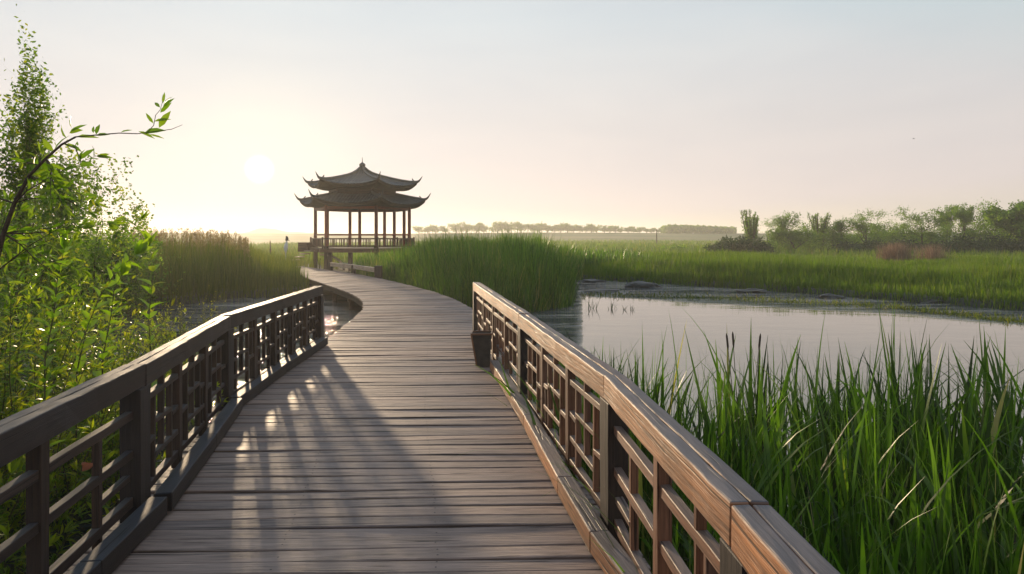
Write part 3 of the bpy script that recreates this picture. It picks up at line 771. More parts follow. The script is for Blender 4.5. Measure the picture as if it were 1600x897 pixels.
tag(isl2, 'paler reeds standing beyond the pavilion', 'reeds')
# field on the far bank: low at the waterline, tall behind
def h_field(x, y):
    s_ = y - bankY(x); return (.58 + .50 * sst(0, 7, s_) - .35 * sst(14, 40, s_)) * (.85 + .3 * np.sin(x * .35 + y * .2) * np.sin(y * .31))
fld = reedbed('reeds', 125000, (2.4, 62), (16, 62), lambda x, y: inland2(x, y) & (x > .1 * y - .2) & (x < .8 * y + 3) & (y - bankY(x) < 44), h_field, .028, M['reed_field'], 3, 1.15, .16, .5)
tag(fld, 'bright green reed field on the far bank of the pond', 'reeds')
def h_far(x, y): return .7 + .25 * np.sin(x * .11 + y * .05) + .0 * y
fg = reedbed('grass', 60000, (-60, 190), (50, 230), lambda x, y: (x < .85 * y) & (x > -.62 * y) & ~((x < -4) & (y < 55)), h_far, .030, M['reed_field'], 2, 2, .2, .5, vbias=.08)
tag(fg, 'open grassy marsh fading towards the far row of trees', 'grass')
# olive reeds, left of the boardwalk
def h_left(x, y): return np.interp(x / y, [-.9, -.5, -.41, -.385, -.35, -.3, -.2], [2.0, 2.1, 1.95, 1.7, 1.25, 1.15, 1.1]) * (.8 + .2 * sst(0, 3, y - bankY(x)))
olv = reedbed('reeds', 34000, (-34, -4.2), (14, 44), lambda x, y: inland(x, y) & (deckdist(x, y) > .12) & (x < np.interp(y, [14, 26, 33, 42, 44], [-4, -7.2, -10.2, -13.2, -14])) & (x > -.85 * y), h_left, .030, M['reed_olive'], 3, 1.0, .10, .35)
tag(olv, 'olive brown reeds glowing below the sun', 'reeds')
olb = reedbed('grass', 9000, (-50, -9), (44, 90), lambda x, y: x < -.25 * y + 0, lambda x, y: .9 + 0 * x, .035, M['reed_olive'], 2, 1.3, .12, .35, vbias=.1)
tag(olb, 'golden grass field between the tall reeds and the hills', 'grass')
# feathery plumes above the olive reeds
n = 380; y = RS.uniform(27, 34, n); x = y * RS.uniform(-.56, -.385, n); zt = height(x, y) + h_left(x, y) * RS.uniform(.95, 1.22, n)
parts = []
st_v = blades(np.stack([x, y, zt - .9], 1), .9, .012, RS.uniform(0, 6.28, n), np.abs(RS.normal(0, .05, n)), RS.uniform(0, .12, n), 2, v=RS.rand(n) * .3); parts.append(st_v)
k = 16
px_ = np.repeat(x, k) + RS.normal(0, .03, n * k); py_ = np.repeat(y, k) + RS.normal(0, .03, n * k); pz_ = np.repeat(zt, k) - RS.uniform(.0, .32, n * k)
parts.append(blades(np.stack([px_, py_, pz_], 1), .10, .022, RS.uniform(0, 6.28, n * k), RS.uniform(.1, .6, n * k), .6 * np.ones(n * k), 2, v=RS.rand(n * k)))
V, Q, a = merge(parts); o = npmesh('reed_plumes', V, Q, None, M['plume'], a); tag(o, 'feathery brown seed plumes above the olive reeds', 'reeds', kind='stuff')

# near bed beside the sunlit railing: fanned clumps of broad blades rising from black mud
def clump_blades(cx, cy, cz, nb, hmin, hmax, wmin, wmax, spread=.10, lean=.22, bend=.6, seg=7):
    n_ = nb; b = np.stack([cx + RS.normal(0, spread, n_), cy + RS.normal(0, spread, n_), np.full(n_, cz - .03)], 1)
    yaw = RS.uniform(0, 2 * np.pi, n_); th = np.abs(RS.normal(0, lean, n_))
    be = RS.rand(n_) ** 3 * bend * 2.2
    return blades(b, RS.uniform(hmin, hmax, n_), RS.uniform(wmin, wmax, n_), yaw, th, be, seg, taper=.75, v=np.clip(RS.rand(n_) * .86 + (RS.rand(n_) < .07) * .2, 0, 1))
def near_ok(x, y):
    lim = 7.9 + 1.9 * sst(2.2, .8, x) + .5 * np.sin(x * 2.2) + .4 * np.sin(x * 5.1 + 1) - .10 * x
    return (x > railX(y) + .16) & (y < lim) & (x < .9 * y + 2.2)
parts = []
x, y = zone(560, (-.4, 9), (1.0, 9.8), near_ok, 1.0)
for a_, b_ in zip(x, y):
    far_ = b_ > 5
    hm = 1.35 + .45 * RS.rand() if far_ else 1.05 + .5 * RS.rand()
    if b_ < 2.6: hm *= .8
    parts.append(clump_blades(a_, b_, float(height(a_, b_)), RS.randint(5, 11), hm * .35, hm, .022, .078, lean=.20, bend=.75))
n = 3600; x, y = zone(n, (-.4, 9), (1.2, 9.9), near_ok, .8)
parts.append(blades(np.stack([x, y, height(x, y) - .03], 1), RS.uniform(.5, 1.55, n) * np.where(y < 3, .7, 1), RS.uniform(.004, .012, n), RS.uniform(0, 6.28, n), np.abs(RS.normal(0, .2, n)), RS.rand(n) ** 2 * 1.3, 6, v=np.clip(RS.rand(n) * .9, 0, 1)))
# pale dead stems lying across
n = 700; x, y = zone(n, (.4, 8), (1.5, 7.6), near_ok, 1.0)
parts.append(blades(np.stack([x, y, height(x, y) + RS.uniform(.0, .5, n)], 1), RS.uniform(.25, .8, n), RS.uniform(.003, .007, n), RS.uniform(0, 6.28, n), RS.uniform(.5, 1.35, n), RS.uniform(0, 1.3, n), 6, v=np.full(n, 1.0)))
n = 110; x, y = zone(n, (.3, 8), (3.5, 8.6), near_ok, 1.0)
parts.append(blades(np.stack([x, y, height(x, y) - .03], 1), RS.uniform(1.5, 2.05, n), RS.uniform(.008, .024, n), RS.uniform(0, 6.28, n), RS.uniform(.03, .25, n), RS.uniform(.6, 2.3, n), 10, v=RS.uniform(.2, .93, n)))
V, Q, a = merge(parts); nb_ = npmesh('reeds', V, Q, None, M['reed'], a, smooth=True)
tag(nb_, 'dense broad-bladed green reeds in dark mud beside the sunlit railing', 'reeds', kind='stuff')

# individual plants in that bed which stand out
def reed_plant(label, x_, y_, nb, h, wd, mat='reed', lean=.12, bend=.5, stalk=0, v=None):
    g0 = float(height(x_, y_)); r = thing('reed_plant', label, 'reed', (x_, y_, g0))
    V, Q, a = clump_blades(x_, y_, g0, nb, h * .7, h, wd * .7, wd, .05, lean, bend)
    if v is not None: a = a * 0 + v
    npmesh('blades', V, Q, None, M[mat], a, r, smooth=True)
    for k in range(stalk):
        q = Vector((x_ + random.gauss(0, .05), y_ + random.gauss(0, .05), g0)); d = Vector((random.gauss(0, .06), random.gauss(0, .06), 1)).normalized()
        mb = MB(); tube(mb, [q, q + d * h * .6, q + d * h * 1.12], [.006, .005, .003], 5); mb.build('stalk', M['twig'], r)
        t0 = q + d * h * 1.0; mb = MB(); tube(mb, [t0, t0 + d * .04, t0 + d * .14, t0 + d * .17], [.004, .011, .010, .003], 7); mb.build('seed_head', M['bark'], r)
reed_plant('stiff upright reed clump near the bend of the sunlit handrail, alone against the pale water', .92, 7.7, 9, 1.30, .042, lean=.10, bend=.1)
reed_plant('tallest bright reed clump standing above the others against the pond', 4.0, 7.1, 14, 1.85, .04, lean=.10, bend=.45)
reed_plant('dark reed stalk with brown seed heads in front of the bright pond', 2.35, 6.9, 6, 1.3, .02, stalk=3, lean=.22, bend=1.0)
reed_plant('wilted orange-brown reed leaves at the bottom of the reed bed', 2.95, 4.65, 4, .38, .04, 'rust', lean=.35, bend=.4)
reed_plant('bushy yellowish reed clump by the right edge of the pond', 5.1, 7.0, 26, 1.6, .026, lean=.25, bend=1.2, v=.88)
reed_plant('reddish dry-tipped reed clump in front of the pond next to the handrail', 1.35, 7.2, 10, 1.1, .02, 'dry', lean=.2, bend=.2)

# mud lumps and floating plants in the pond
def lump(name, label, px, py, wd, hgt):
    q = W(px, py, WZ); bm = bmesh.new(); bmesh.ops.create_icosphere(bm, subdivisions=3, radius=1)
    for v_ in bm.verts:
        s_ = 1 + .45 * mnoise.noise(v_.co * 1.7 + Vector((px, 0, 0))); v_.co = Vector((v_.co.x * wd * 1.3 * s_, v_.co.y * wd * .7 * s_, v_.co.z * hgt * 1.3 * s_))
    me = bpy.data.meshes.new(name); bm.to_mesh(me); bm.free(); me.materials.append(M['rock'])
    o = bpy.data.objects.new(name, me); COL.objects.link(o); o.location = (q.x, q.y, WZ); tag(o, label, 'mud lump', 'dark lumps in the pond')
for px, py, wd, hg, lb in ((1004, 449, .62, .20, 'peaked black lump alone in the rippled water near the reed island'), (925, 441, .5, .12, 'flat dark lump touching the tall reeds at the pond corner'),
                           (1062, 441, .42, .30, 'black tuft-like lump against the far bank of the pond'), (1175, 456, .55, .10, 'long low lump beneath the fan-shaped tree'),
                           (1295, 466, .42, .12, 'small lump at the waterline midway along the far bank'), (1465, 473, .45, .10, 'last dark lump along the far bank, under the dense trees'),
                           (1030, 448, .1, .06, 'tiniest dark lump, just beside the peaked one'), (945, 455, .7, .06, 'low wide mat of mud below the flat lump')):
    lump('mud_lump', lb, px, py, wd, hg)
def sprig(label, px, py, n_, h):
    q = W(px, py, WZ); r = np.full(n_, 0.)
    V, Q, a = blades(np.stack([q.x + RS.normal(0, .12, n_), q.y + RS.normal(0, .12, n_), np.full(n_, WZ - .02)], 1), RS.uniform(.4, 1, n_) * h, .02 * np.ones(n_), RS.uniform(0, 6.28, n_), RS.uniform(0, .9, n_), RS.uniform(0, 1.2, n_), 4)
    o = npmesh('water_sprig', V, Q, None, M['hedge'], a); tag(o, label, 'water plant', 'sprigs growing out of the pond')

sprig('dark double-leaved sprig standing in the bright water near the reed island', 958, 482, 9, .35)
sprig('thin scattered sprig in the bright water, beside the dark double-leaved one', 980, 484, 12, .30)
sprig('dark sprig in the corner of bright water under the tall reeds', 925, 482, 14, .45)
# floating weed line between rippled and calm water
n = 2600; px = RS.uniform(905, 1600, n); py = np.interp(px, [905, 1000, 1200, 1400, 1600], [461, 463, 470, 481, 505]) + RS.normal(0, 1.0, n) + RS.exponential(2.6, n) * RS.choice([-1, .35], n)
Yd = (CH - WZ) * F / (py - HY); Xd = (px - 800) * Yd / F
V, Q, a = blades(np.stack([Xd, Yd, np.full(n, WZ - .01)], 1), RS.uniform(.05, .20, n), .03 * np.ones(n), RS.uniform(0, 6.28, n), RS.uniform(0, 1.2, n), RS.uniform(0, .8, n), 2)
tag(npmesh('water_weed', V, Q, None, M['reed_olive'], a), 'thin line of water weed along the edge of the calm water', 'water weed', kind='stuff')
n = 1400; x = RS.uniform(1.0, 6.5, n); y = RS.uniform(3.5, 8.5, n)
V, Q, a = blades(np.stack([x, y, np.full(n, WZ + .006)], 1), RS.uniform(.02, .07, n), RS.uniform(.02, .05, n), RS.uniform(0, 6.28, n), np.full(n, 1.5), np.zeros(n), 2, twist=np.zeros(n))
tag(npmesh('duckweed', V, Q, None, M['hedge'], a), 'small floating leaves between the reed stems', 'water plants', kind='stuff')

# ------------------------------------------------------------------ trees
def tree(name, label, cat, loc, h, cw, rng, mat='tree', nleaf=2500, lsize=.18, trunk_h=.3, up_bias=.35, spread=.6, levels=3, nb=7, group=None, tr=.045, clus=.5, fill=None):
    """trunk with limbs, leaves gathered round the outer branches"""
    root = thing(name, label, cat, loc, group); base = Vector(loc)
    mb = MB(); tips = []
    def grow(p_, d, L, r, lev):
        pts = stem_path(rng, p_, d, L, 5, .10 + .04 * lev, .03)
        rr_ = [r * (1 - .6 * i / 5) for i in range(6)]; tube(mb, pts, rr_, 6 if lev < 2 else 4, cap=False)
        if lev >= 1:
            for q in pts[2:]: tips.append((q, L))
        if lev < levels:
            for k in range(nb if lev == 0 else max(2, nb - 3)):
                i = rng.randint(2 if lev else 1, 5); a = rng.random() * 6.283
                dd_ = (pts[i] - pts[i - 1]).normalized(); o_ = Vector((math.cos(a), math.sin(a), rng.uniform(-.1, .5)))
                nd = (dd_ * (1 - spread) + o_ * spread + Vector((0, 0, up_bias))).normalized()
                grow(pts[i], nd, L * rng.uniform(.45, .7), rr_[i] * .6, lev + 1)
    grow(Vector((0, 0, 0)), Vector((rng.gauss(0, .04), rng.gauss(0, .04), 1)), h * (1 - trunk_h * .3) * .78, h * tr * .5, 0)
    T = np.array([tuple(q) for q, _ in tips]); 
    zmin = h * trunk_h * .6
    T = T[T[:, 2] > zmin]
    # fit the crown to the wanted width and height
    sx = (cw / 2) / max(.01, np.percentile(np.abs(T[:, :2]), 93)); sz = h / max(.01, T[:, 2].max())
    pick = RS.randint(0, len(T), nleaf); C_ = T[pick] * np.array([sx, sx, sz])
    cl = clus * cw * .11
    Pn = C_ + RS.normal(0, cl, (nleaf, 3)) * np.array([1, 1, .8])
    if fill is not None:
        nf = int(nleaf * fill); f_ = RS.normal(0, 1, (nf, 3)) * np.array([cw * .26, cw * .26, h * .17]) + np.array([0, 0, h * .40]); Pn = np.concatenate([Pn, f_[f_[:, 2] > .05]])
    vb = np.clip(.5 * RS.rand(len(Pn)) + .5 * np.sin(Pn[:, 0] * 2 / cw * 3 + Pn[:, 2] * 2.1) ** 2, 0, 1)
    V, Q, a = quadleaves(Pn, lsize, vb)
    npmesh('crown', V, Q, None, M[mat], a, root, local=True)
    mb.v = [(x_ * sx, y_ * sx, z_ * sz) for x_, y_, z_ in mb.v]
    mb.build('trunk', M['bark'], root, smooth=True, local=True)
    return root
def copy_thing(src, loc, scale, rz, label):
    r = src.copy(); COL.objects.link(r); r.location = loc; r.scale = scale; r.rotation_euler = (0, 0, rz); r['label'] = label
    for ch in src.children:
        c = ch.copy(); COL.objects.link(c); c.parent = r
    return r
rng = random.Random(3)
def gz(x_, y_): return float(height(x_, y_)) - .05
# row of separate trees behind the far bank
ROW = [(1175, 324, 46, 80, dict(up_bias=1.1, spread=.33, nb=10, levels=2, clus=.55, nleaf=2600, trunk_h=.3, tr=.06, lsize=.17), 'fan-shaped tree of stiff upright branches at the pond end of the row'),
       (1212, 350, 26, 84, dict(up_bias=.6, nleaf=900, lsize=.17), 'small thin tree beside the fan-shaped one'),
       (1243, 332, 56, 82, dict(nleaf=3200, lsize=.17, fill=.3), 'rounded pale green tree, third in the row from the pond'),
       (1280, 330, 44, 86, dict(up_bias=.9, spread=.4, nleaf=1700, lsize=.17, fill=.3), 'tree with bare spiky top shoots beside the gap in the row'),
       (1318, 343, 40, 84, dict(nleaf=2200, lsize=.17, fill=.4), 'low tree just past the gap in the row'),
       (1352, 329, 44, 82, dict(nleaf=2200, spread=.7, clus=.7, lsize=.17), 'bright open tree with round leaf clumps, above the pinkish dry grass'),
       (1394, 343, 48, 88, dict(nleaf=1500, lsize=.17, fill=.4), 'thin twiggy tree behind the pinkish dry grass'),
       (1440, 323, 52, 80, dict(nleaf=2400, spread=.75, up_bias=.2, lsize=.17, fill=.3), 'tree with a drooping side branch and yellow-green leaves'),
       (1479, 321, 34, 84, dict(nleaf=3400, up_bias=.8, spread=.4, lsize=.17), 'narrow dense tree, the first of a close upright pair'),
       (1508, 319, 36, 82, dict(nleaf=3400, up_bias=.8, spread=.4, lsize=.17), 'narrow dense tree, the second of the close upright pair'),
       (1552, 316, 60, 78, dict(nleaf=2300, lsize=.17, spread=.65), 'wide see-through tree with sparse leaves near the end of the row'),
       (1597, 319, 64, 74, dict(nleaf=6000, lsize=.28, fill=.5), 'dense dark round tree at the far end of the row')]
def fan_tree(label, cat, x_, Yd, z0, h, cw, nl, ls, nlimb=15):
    root = thing('tree', label, cat, (x_, Yd, z0), 'row of trees behind the far bank'); mb = MB(); Pn = []
    for k in range(nlimb):
        a = rng.random() * 6.28; t_ = (rng.random() ** .7) * math.atan(cw * .5 / h); d = Vector((math.cos(a) * math.sin(t_), math.sin(a) * math.sin(t_), math.cos(t_)))
        L_ = h * rng.uniform(.72, 1.0) / max(.5, d.z); pts = stem_path(rng, (0, 0, 0), d, L_, 8, .035, .01)
        tube(mb, pts, [.15 * (1 - .85 * i / 8) for i in range(9)], 5)
        for j in range(nl // nlimb):
            u = rng.uniform(.22, 1) * 8; i = min(7, int(u)); q = pts[i].lerp(pts[i + 1], u - i); s_ = .30 * (1.25 - u / 8)
            Pn.append(tuple(q + rvec(rng, s_)))
    V, Q, a = quadleaves(np.array(Pn), ls, RS.rand(len(Pn))); npmesh('crown', V, Q, None, M['tree'], a, root, local=True); mb.build('trunk', M['bark'], root, smooth=True, local=True)
for px, py, wpx, Yd, kw, lb in ROW:
    if px in (1175, 1280):
        x_ = (px - 800) * Yd / F; z0 = gz(x_, Yd); fan_tree(lb, 'tree', x_, Yd, z0, P(px, py, Yd).z - z0, (46 if px == 1175 else 50) * Yd / F, 4200, .17, 15); continue
    x_ = (px - 800) * Yd / F; z0 = gz(x_, Yd); top = P(px, py, Yd).z
    kw['nleaf'] = int(kw['nleaf'] * 1.7); tree('tree', lb, 'tree', (x_, Yd, z0), top - z0, wpx * Yd / F, rng, group='row of trees behind the far bank', **kw)
# hedges below that row
def hedge(label, pxa, pxb, pya, pyb, Yd, n_, mat, ls=.22, seed=0):
    xa, xb = (pxa - 800) * Yd / F, (pxb - 800) * Yd / F; xm = (xa + xb) / 2; z0 = gz(xm, Yd); top = P(0, pya, Yd).z
    r = thing('hedge', label, 'hedge', (xm, Yd, z0)); u = RS.uniform(-.5, .5, n_); Ht = (top - z0) * (1 - (np.abs(u) * 2) ** 5 * .6) * (.55 + .45 * np.abs(np.sin(u * 11 + seed) * np.cos(u * 23 + seed * 2)) ** .7)
    Pn = np.stack([u * (xb - xa), RS.normal(0, 1.0, n_), RS.rand(n_) ** .8 * Ht], 1) + RS.normal(0, .12, (n_, 3))
    vb = np.clip(RS.rand(n_) * .6 + .4 * np.sin(Pn[:, 0] * 1.3) ** 2, 0, 1); V, Q, a = quadleaves(Pn, ls, vb); npmesh('leaves', V, Q, None, M[mat], a, r, local=True)
    mb = MB()
    for k in range(7):
        q = Vector(((k - 3) / 7 * (xb - xa), 0, 0)); tube(mb, stem_path(rng, q, (rng.gauss(0, .2), 0, 1), (top - z0) * .7, 4), [.07, .06, .05, .04, .02], 5)
    mb.build('stem', M['bark'], r, local=True)
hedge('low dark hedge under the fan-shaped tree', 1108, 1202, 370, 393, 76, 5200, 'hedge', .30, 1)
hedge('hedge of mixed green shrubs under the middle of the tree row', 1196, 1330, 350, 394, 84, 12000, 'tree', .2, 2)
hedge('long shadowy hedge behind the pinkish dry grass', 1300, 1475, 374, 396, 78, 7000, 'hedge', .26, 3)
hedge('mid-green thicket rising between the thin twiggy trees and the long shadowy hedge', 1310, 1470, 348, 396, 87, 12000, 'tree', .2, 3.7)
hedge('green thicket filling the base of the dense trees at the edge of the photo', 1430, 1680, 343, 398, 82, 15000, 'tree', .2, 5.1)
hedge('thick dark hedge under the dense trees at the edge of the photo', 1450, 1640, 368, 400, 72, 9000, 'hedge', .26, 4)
hedge('small round bush in the open marsh before the far trees', 1032, 1078, 384, 393, 92, 1200, 'tree', .25, 5)
hedge('low strip of scrub left of the round marsh bush', 895, 1000, 383, 389, 110, 1500, 'tree', .28, 6)
# pinkish dry grass tufts
def dry(label, px, py_top, py_base, wpx, Yd, n_, cat='dry grass'):
    x_ = (px - 800) * Yd / F; z0 = P(px, py_base, Yd).z; h = P(px, py_top, Yd).z - z0; z0 = gz(x_, Yd)
    h = P(px, py_top, Yd).z - z0; wd = wpx * Yd / F
    V, Q, a = blades(np.stack([x_ + RS.normal(0, wd * .17, n_), Yd + RS.normal(0, .5, n_), np.full(n_, z0)], 1), RS.uniform(.45, 1.25, n_) * h, .022 * np.ones(n_), RS.uniform(0, 6.28, n_), np.abs(RS.normal(0, .25, n_)), RS.rand(n_) * .5, 3)
    o = npmesh('dry_grass_tuft', V, Q, None, M['dry'], a); tag(o, label, cat, 'dry tufts on the far bank')
dry('large rounded pinkish dry grass tuft at the edge of the reed field', 1400, 383, 410, 50, 46, 2200)
dry('spiky dry tuft with pale leaning stems, beside the large rounded one', 1455, 384, 410, 40, 46.5, 900)

# misty far row of trees on the embankment
protos = []
rng = random.Random(17)
EMB = 348
ORD = ['first', 'second', 'third', 'fourth', 'fifth', 'sixth', 'seventh', 'eighth', 'ninth', 'tenth', 'eleventh', 'twelfth', 'thirteenth', 'fourteenth', 'fifteenth', 'sixteenth', 'seventeenth', 'eighteenth', 'nineteenth', 'twentieth',
       'twenty-first', 'twenty-second', 'twenty-third', 'twenty-fourth', 'twenty-fifth', 'twenty-sixth', 'twenty-seventh', 'twenty-eighth', 'twenty-ninth', 'thirtieth', 'thirty-first', 'thirty-second', 'thirty-third', 'thirty-fourth']
fx = [655, 668, 681, 697, 714, 729, 744, 757, 777, 795, 815, 834, 843, 855, 866, 876, 886, 896, 906, 915, 924, 934, 943, 953, 962, 972, 981, 991, 1001, 1010, 1019, 1028]
fy = [354, 352, 353, 354, 350, 348, 349, 350, 347, 348, 347, 351, 349, 350, 351, 350, 351, 352, 352, 351, 353, 352, 353, 354, 353, 355, 354, 355, 355, 356, 356, 357]
for i, (px, py) in enumerate(zip(fx, fy)):
    x_ = (px - 800) * EMB / F; z0 = gz(x_, EMB); h = P(px, py, EMB).z - z0
    lb = f'{ORD[i]} tree counted from the pavilion in the misty far row'
    if i < 4:
        protos.append((tree('far_tree', lb, 'tree', (x_, EMB, z0), h, 4.6, rng, nleaf=1300, lsize=.55, trunk_h=.28, levels=2, nb=8, spread=.55, up_bias=.4, group='misty far row of trees', tr=.05, clus=.7, fill=.1), h))
    else:
        src, hs = protos[i % 4]; k = h / hs
        copy_thing(src, (x_, EMB + rng.uniform(-4, 4), z0), (k * rng.uniform(.85, 1.1), k * 1.0, k), rng.random() * 6.28, lb)
n_ = 9000; px = RS.uniform(1033, 1150, n_); Yw = RS.uniform(330, 372, n_)
topy = 353 + .045 * np.maximum(0, px - 1070) + 2.5 * np.exp(-((px - 1033) / 8) ** 2) - 1.2 * np.abs(np.sin(px * .35)) 
Xw = (px - 800) * Yw / F; gzv = height(Xw, Yw); zt = CH - (topy - HY) * 345 / F
Pn = np.stack([Xw, Yw, gzv + (zt - gzv) * RS.rand(n_) ** .7], 1); V, Q, a = quadleaves(Pn, 1.3, RS.rand(n_))
tag(npmesh('wood', V, Q, None, M['tree'], a), 'hazy blue-green wood beyond the end of the far tree row', 'wood', kind='stuff')
# thin poles in the marsh
for px, pt, pb, Yd, lb in ((1026, 358, 380, 150, 'thin pole in the open marsh before the far wood'), (376, 368, 381, 60, 'short dark stake at the end of the tall plumes'), (384, 370, 380, 60, 'second, thinner stake next to the dark one'), (422, 376, 382, 62, 'tiny stake in the golden field below the hill')):
    q = P(px, pt, Yd); g0 = gz(q.x, q.y); mb = MB(); tube(mb, [(0, 0, 0), (.02, 0, (q.z - g0) * .5), (0, 0, q.z - g0)], [.07 * Yd / 100 + .02] * 2 + [.03], 6)
    o = mb.build('pole', M['bark']); o.location = (q.x, q.y, g0); tag(o, lb, 'pole')

# birds
bird = thing('water_bird', 'pale bird with a dark head perched above the reeds, left of the pavilion', 'bird', P(447, 396, 40))
b0 = P(447, 392, 40)
mb = MB(); tube(mb, [b0 + Vector(q) for q in ((-.02, 0, -1.2), (-.02, 0, -.1), (-.03, 0, .05), (-.02, 0, .2), (0, 0, .36), (.03, -.01, .5), (.04, -.01, .6), (.05, -.02, .64))], [.015, .03, .09, .12, .10, .05, .035, .015], 10); mb.build('body', M['feather'], bird, smooth=True)
mb = MB(); tube(mb, [b0 + Vector(q) for q in ((.0, 0, .56), (.02, 0, .62), (.05, 0, .72), (.03, 0, .82), (-.02, 0, .88))], [.025, .075, .085, .06, .01], 10); hd = mb.build('head', M['black'], bird, smooth=True)
mb = MB(); tube(mb, [b0 + Vector(q) for q in ((.10, 0, .66), (.24, -.05, .56))], [.03, .006], 6); mb.build('beak', M['black'], hd)
q0 = P(1428, 217, 120); mb = MB()
fb = thing('flying_bird', 'tiny dark bird flying alone high in the sky', 'bird', q0)
tube(mb, [q0 + Vector(q) for q in ((-.16, 0, 0), (-.06, 0, .01), (.05, 0, .02), (.12, 0, .04), (.17, 0, .03))], [.01, .045, .05, .03, .004], 8); mb.build('body', M['black'], fb, smooth=True)
for sg in (-1, 1):
    mb = MB(); mb.add([q0 + Vector(q) for q in ((.05, .0, .03), (-.05, 0, .03), (-.10, sg * .18, .13), (.02, sg * .16, .14), (-.12, sg * .36, .09))], [(0, 1, 2, 3), (3, 2, 4)]); o = mb.build('wing', M['black'], fb)
    sm = o.modifiers.new('t', 'SOLIDIFY'); sm.thickness = .012

# ------------------------------------------------------------------ leafy plants on the left
def add_leafy_stem(bag, mb, rng, pts, r0, ll, lw, pair=False, step=.04, vb=.5, tipn=4, ang=.9, start=.15):
    n_ = len(pts); tube(mb, pts, [r0 * (1 - .75 * i / (n_ - 1)) for i in range(n_)], 5, cap=False)
    L = sum((pts[i + 1] - pts[i]).length for i in range(n_ - 1)); s_ = L * start; a = rng.random() * 6.28
    while s_ < L:
        acc = 0
        for i in range(n_ - 1):
            sl_ = (pts[i + 1] - pts[i]).length
            if acc + sl_ >= s_ or i == n_ - 2: q = pts[i].lerp(pts[i + 1], min(1, (s_ - acc) / sl_)); d = (pts[i + 1] - pts[i]).normalized(); break
            acc += sl_
        for m_ in range(2 if pair else 1):
            a += 2.4 if not pair else math.pi
            ref = d.orthogonal().normalized(); o_ = Matrix.Rotation(a, 3, d) @ ref
            ld = (d * math.cos(ang) + o_ * math.sin(ang)).normalized() + rvec(rng, .12)
            nn = (d * .8 - o_ * .3 + rvec(rng, .25) + Vector((0, 0, .5)))
            sz = rng.uniform(.7, 1.15) * (1 - .35 * (s_ / L))
            bag.add(q, ld, nn, ll * sz, lw * sz, min(1, max(0, rng.gauss(vb, .22))))
        if pair: a += 1.57
        s_ += step * rng.uniform(.7, 1.3)
    for k in range(tipn):
        bag.add(pts[-1], d + rvec(rng, .3), rvec(rng, 1) + Vector((0, 0, .6)), ll * rng.uniform(.6, .9), lw * .7, min(1, vb + .2))
def bush(name, label, cat, loc, nsh, hr, spread, ll, lw, mat, seed, step=.035, tilt=.45, vb=.45, sub=True, lean=(0, 0)):
    rg = random.Random(seed); root = thing(name, label, cat, loc); bag = LeafBag(); mb = MB(); o0 = Vector(loc)
    for k in range(nsh):
        a = rg.random() * 6.283; rr_ = rg.random() ** .5 * spread; b = o0 + Vector((math.cos(a) * rr_, math.sin(a) * rr_, 0))
        d = Vector((math.cos(a) * tilt * rg.random() + rg.gauss(0, .15) + lean[0], math.sin(a) * tilt * rg.random() + rg.gauss(0, .15) + lean[1], 1)); L = rg.uniform(*hr)
        pts = stem_path(rg, b, d, L, 7, .09, -.015); add_leafy_stem(bag, mb, rg, pts, .006, ll, lw, False, step, vb)
        if sub:
            for j in range(3):
                i = rg.randint(2, 6); dd_ = (pts[i] - pts[i - 1]).normalized() + rvec(rg, .45)
                add_leafy_stem(bag, mb, rg, stem_path(rg, pts[i], dd_, L * rg.uniform(.2, .4), 4, .1, -.02), .003, ll * .85, lw * .85, False, step, vb + .1, start=.05)
    bag.build('leaves', M[mat], root); mb.build('stems', M['twig'], root, smooth=True); return root
# bushes just behind the shaded railing
for (x_, y_, nsh, hr, spd, ll, lw, mat, sd, vb, lb) in (
    (-3.75, 4.3, 95, (.9, 1.6), .60, .135, .040, 'bush', 1, .40, 'narrow-leaved green bush pressing against the near stretch of the shaded railing'),
    (-4.7, 5.0, 70, (1.2, 1.8), .7, .14, .04, 'bush', 2, .45, 'leafy bush at the photo edge behind the near shaded railing'),
    (-4.1, 6.1, 110, (.7, 1.2), .65, .12, .036, 'bush', 3, .40, 'dense low bush behind the second stretch of the shaded railing'),
    (-4.25, 7.8, 80, (.6, 1.0), .55, .10, .028, 'bush', 4, .35, 'small-leaved bush where the railing post meets the glinting water'),
    (-5.6, 7.0, 80, (1.2, 1.6), .8, .13, .036, 'bush', 5, .45, 'wide green bush between the slim tree and the shaded railing'),
    (-6.6, 8.8, 60, (1.2, 1.8), .8, .13, .034, 'bush', 6, .35, 'darker bush at the foot of the slim tall tree'),
    (-5.8, 9.8, 40, (.6, 1.0), .6, .06, .018, 'bush', 7, .40, 'low bush at the water edge behind the leafy upright stems'),
    (-5.1, 8.9, 60, (.8, 1.25), .55, .11, .034, 'bush', 9, .45, 'bush between the wildflowers and the wide green bush, glinting water behind it'),
    (-2.95, 2.75, 34, (.55, .95), .30, .065, .018, 'bush', 8, .35, 'leafy shoots seen through the near bars of the shaded railing')):
    bush('leafy_bush', lb, 'bush', (x_, y_, gz(x_, y_)), nsh, hr, spd, ll, lw, mat, sd, vb=vb + .15, step=.045)
bush('wildflower_bush', 'rounded yellow-topped wildflower bush at the bend of the shaded handrail', 'bush', (-4.2, 8.9, gz(-4.6, 8.9)), 60, (1.15, 1.5), .22, .035, .012, 'yellow', 31, step=.022, vb=.5)
bush('yellow_shoots', 'tall yellow-green shoots lit by the sun at the photo edge', 'plant', (-3.6, 4.55, -.46), 12, (1.75, 2.15), .14, .11, .022, 'yellow', 32, step=.024, tilt=.15, sub=False)
bush('yellow_shoots', 'shorter yellow-green shoots between the sunlit tall ones and the leafy upright stems', 'plant', (-3.45, 5.2, -.46), 9, (1.55, 1.85), .12, .09, .020, 'yellow', 33, step=.024, tilt=.2, sub=False)

